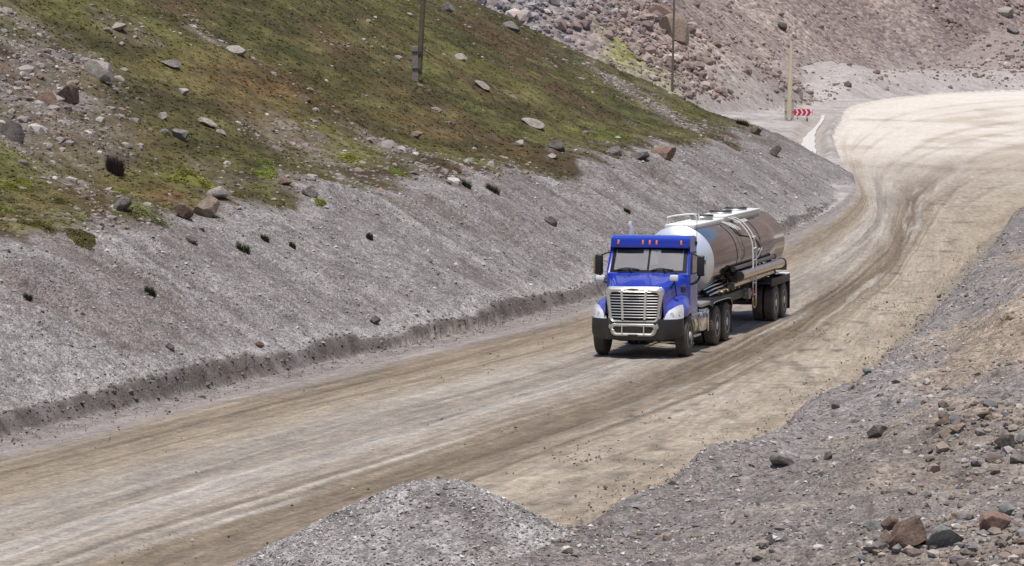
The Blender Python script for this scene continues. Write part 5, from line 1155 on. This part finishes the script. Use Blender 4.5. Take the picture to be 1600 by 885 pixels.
# ------------------------------------------------------------------ plants
M_MOSS = attr_material('moss_cushion', .9, .25, 7, .4); M_TUFT = attr_material('wiry_tuft', .85, .2, 5)
def cushion(px, py, wpx, hr, col, label, name='moss_cushion', cat='plant'):
    x, y = ground_hit(px, py); wd = wpx * y / F_PX; z0 = zat(x, y); r = np.random.default_rng(int(px + py))
    n = max(350, int(wpx * 20)); a = r.uniform(0, 6.283, n); q = np.sqrt(r.uniform(0, 1, n)); rim = 1 + .35 * np.sin(a * 2 + r.uniform(0, 6)) * r.uniform(.3, 1) + .22 * np.sin(a * 3 + r.uniform(0, 6)) + .1 * np.sin(a * 7 + 1)
    X = x + np.cos(a) * q * rim * wd * .46; Y = y + np.sin(a) * q * rim * wd * .75; Z = terrain(X, Y) + hr * wd * np.clip(1 - q ** 2, 0, 1) * (.7 + .4 * vn(X * 6, Y * 6, 3))
    c = np.array(col)[None] * (1 + .35 * vn(X * 3.5, Y * 3.5, 9)[:, None]) * r.uniform(1.0, 1.8, (n, 1)); s = wd * r.uniform(.016, .04, n) + .012
    V = np.empty((n, 3, 3, 3)); 
    for b in range(3):
        aa = r.uniform(0, 6.283, n); dx, dy = np.cos(aa), np.sin(aa)
        V[:, b, 0] = np.stack([X - dy * s * .5, Y + dx * s * .5, Z - s * .6], -1); V[:, b, 1] = np.stack([X + dy * s * .5, Y - dx * s * .5, Z - s * .6], -1); V[:, b, 2] = np.stack([X + dx * s, Y + dy * s, Z + s * r.uniform(-.2, .45, n)], -1)
    V = V.reshape(-1, 3); off = np.array([x, y, z0]); o = np_mesh(name, V - off, np.arange(len(V)).reshape(-1, 3), M_MOSS, False, dict(Col=np.clip(np.repeat(c, 9, 0), .01, .5))); o.location = off
    # the solid heart of the cushion
    nr, na = 14, 40; A, Q = np.meshgrid(np.linspace(0, 6.283, na, endpoint=False), np.linspace(0, 1, nr)); Xc = x + np.cos(A) * Q * wd * .44; Yc = y + np.sin(A) * Q * wd * .7
    Zc = terrain(Xc.ravel(), Yc.ravel()).reshape(Xc.shape) + hr * wd * .7 * (1 - Q ** 2) - .03 - .08 * (Q > .95); idx = np.arange(nr * na).reshape(nr, na); nx = np.roll(idx, -1, 1)
    Vc = np.stack([Xc, Yc, Zc], -1).reshape(-1, 3) - off; cc = np.array(col)[None] * 1.0 * (1 + .3 * vn(Xc.ravel() * 4, Yc.ravel() * 4, 5)[:, None])
    np_mesh('cushion_base', Vc, np.stack([idx[:-1], idx[1:], nx[1:], nx[:-1]], -1).reshape(-1, 4), M_MOSS, True, dict(Col=np.clip(cc, .01, .5)), o)
    return meta(o, label, cat)
G1, G2, G3, G4 = (.235, .235, .065), (.190, .215, .060), (.215, .215, .105), (.155, .140, .055)
for a in ((300, 282, 70, .22, G1, 'largest bright yellow green moss cushion in the middle of the stony fringe'), (28, 290, 52, .22, G1, 'bright moss cushion by the left edge of the photo'), (415, 272, 46, .2, G2, 'pale green moss cushion right of the largest bright cushion'),
          (412, 254, 28, .2, G2, 'small green moss cushion just above the pale green moss cushion'), (220, 330, 50, .2, G3, 'greyish green moss cushion beside the grey angular boulder'), (95, 318, 40, .2, G4, 'dull olive moss cushion left of the grey angular boulder'),
          (547, 249, 46, .16, G1, 'flat yellow green moss strip far right in the stony fringe'), (618, 271, 28, .3, G2, 'round fresh green moss cushion near the crest left of centre'), (118, 341, 42, .2, G3, 'pale sage moss cushion low on the left near the bank'),
          (60, 352, 60, .14, G4, 'broad olive mat of moss at lower left above the bank'), (128, 376, 56, .2, (.13, .115, .05), 'dry olive grass clump on the very brink of the bank at left'), (372, 309, 28, .3, G4, 'olive moss cushion right of the flat pale pinkish slab'),
          (190, 300, 30, .2, G1, 'small yellowish moss cushion behind the grey angular boulder'), (10, 330, 26, .3, G2, 'half seen green moss cushion cut by the left photo edge'), (500, 320, 22, .3, G2, 'small green moss cushion right of the pale block above the bank'), (248, 345, 30, .2, G3, 'sage green moss mat right below the greyish green cushion')):
    cushion(*a)
def tuft(px, py, wpx, hr, col, label, name='grass_tuft', n=260, spread=1.0):
    x, y = ground_hit(px, py); wd = wpx * y / F_PX; z = zat(x, y); r = np.random.default_rng(int(px * 3 + py)); V = []; C = []
    for i in range(n):
        a = r.uniform(0, 6.283); q = math.sqrt(r.uniform(0, 1)) * wd * .32; bx, by = math.cos(a) * q, math.sin(a) * q * .8; a2 = a + r.normal(0, .7); le = wd * hr * r.uniform(.5, 1.1); out_ = wd * .22 * r.uniform(.2, 1.2) * spread
        w_ = wd * .014 + .004; px_, py_ = -math.sin(a2) * w_, math.cos(a2) * w_; bz = zat(x + bx, y + by) - z if i % 6 == 0 else -.25 * 0
        V += [(bx + px_, by + py_, -.05), (bx - px_, by - py_, -.05), (bx + math.cos(a2) * out_, by + math.sin(a2) * out_, le)]; C += [np.array(col) * r.uniform(.6, 1.4)] * 3
    V = np.array(V); V[:, 2] += np.repeat(terrain(x + V[::3, 0], y + V[::3, 1]) - z, 3)
    o = np_mesh(name, V, np.arange(len(V)).reshape(-1, 3), M_TUFT, False, dict(Col=np.clip(C, .005, .5))); o.location = (x, y, z); return meta(o, label, 'plant')
DG = (.040, .048, .018)
for a in ((380, 394, 30, .45, DG, 'largest dark green plant on the gravel bank under the tan boulder'), (235, 463, 24, .5, DG, 'dark green plant alone on the lower left of the gravel bank'), (414, 376, 18, .5, DG, 'small dark plant high on the bank right of the largest one'),
          (457, 388, 14, .7, DG, 'thin dark plant on the bank, second right of the largest one'), (578, 376, 13, .9, DG, 'small upright dark plant on the bank in the middle of the photo'), (44, 472, 20, .5, DG, 'dark plant on the gravel bank near the left photo edge'),
          (980, 335, 14, .5, DG, 'tiny dark plant on the bank above the truck roof'), (575, 374, 8, .9, (.06, .07, .02), 'tiny pale plant touching the small upright dark plant'), (770, 300, 30, .35, (.07, .06, .03), 'brown green clump hanging over the bank crest left of centre'),
          (728, 293, 22, .45, DG, 'dark green clump on the bank crest left of the brown green clump'), (1160, 195, 30, .3, (.075, .068, .028), 'dry clump on the ridge at the tip of the spur')):
    tuft(*a)
tuft(180, 272, 34, .75, (.085, .060, .050), 'round dark brown leafless shrub at the left above the moss cushions', 'dry_shrub', 900, 1.3)
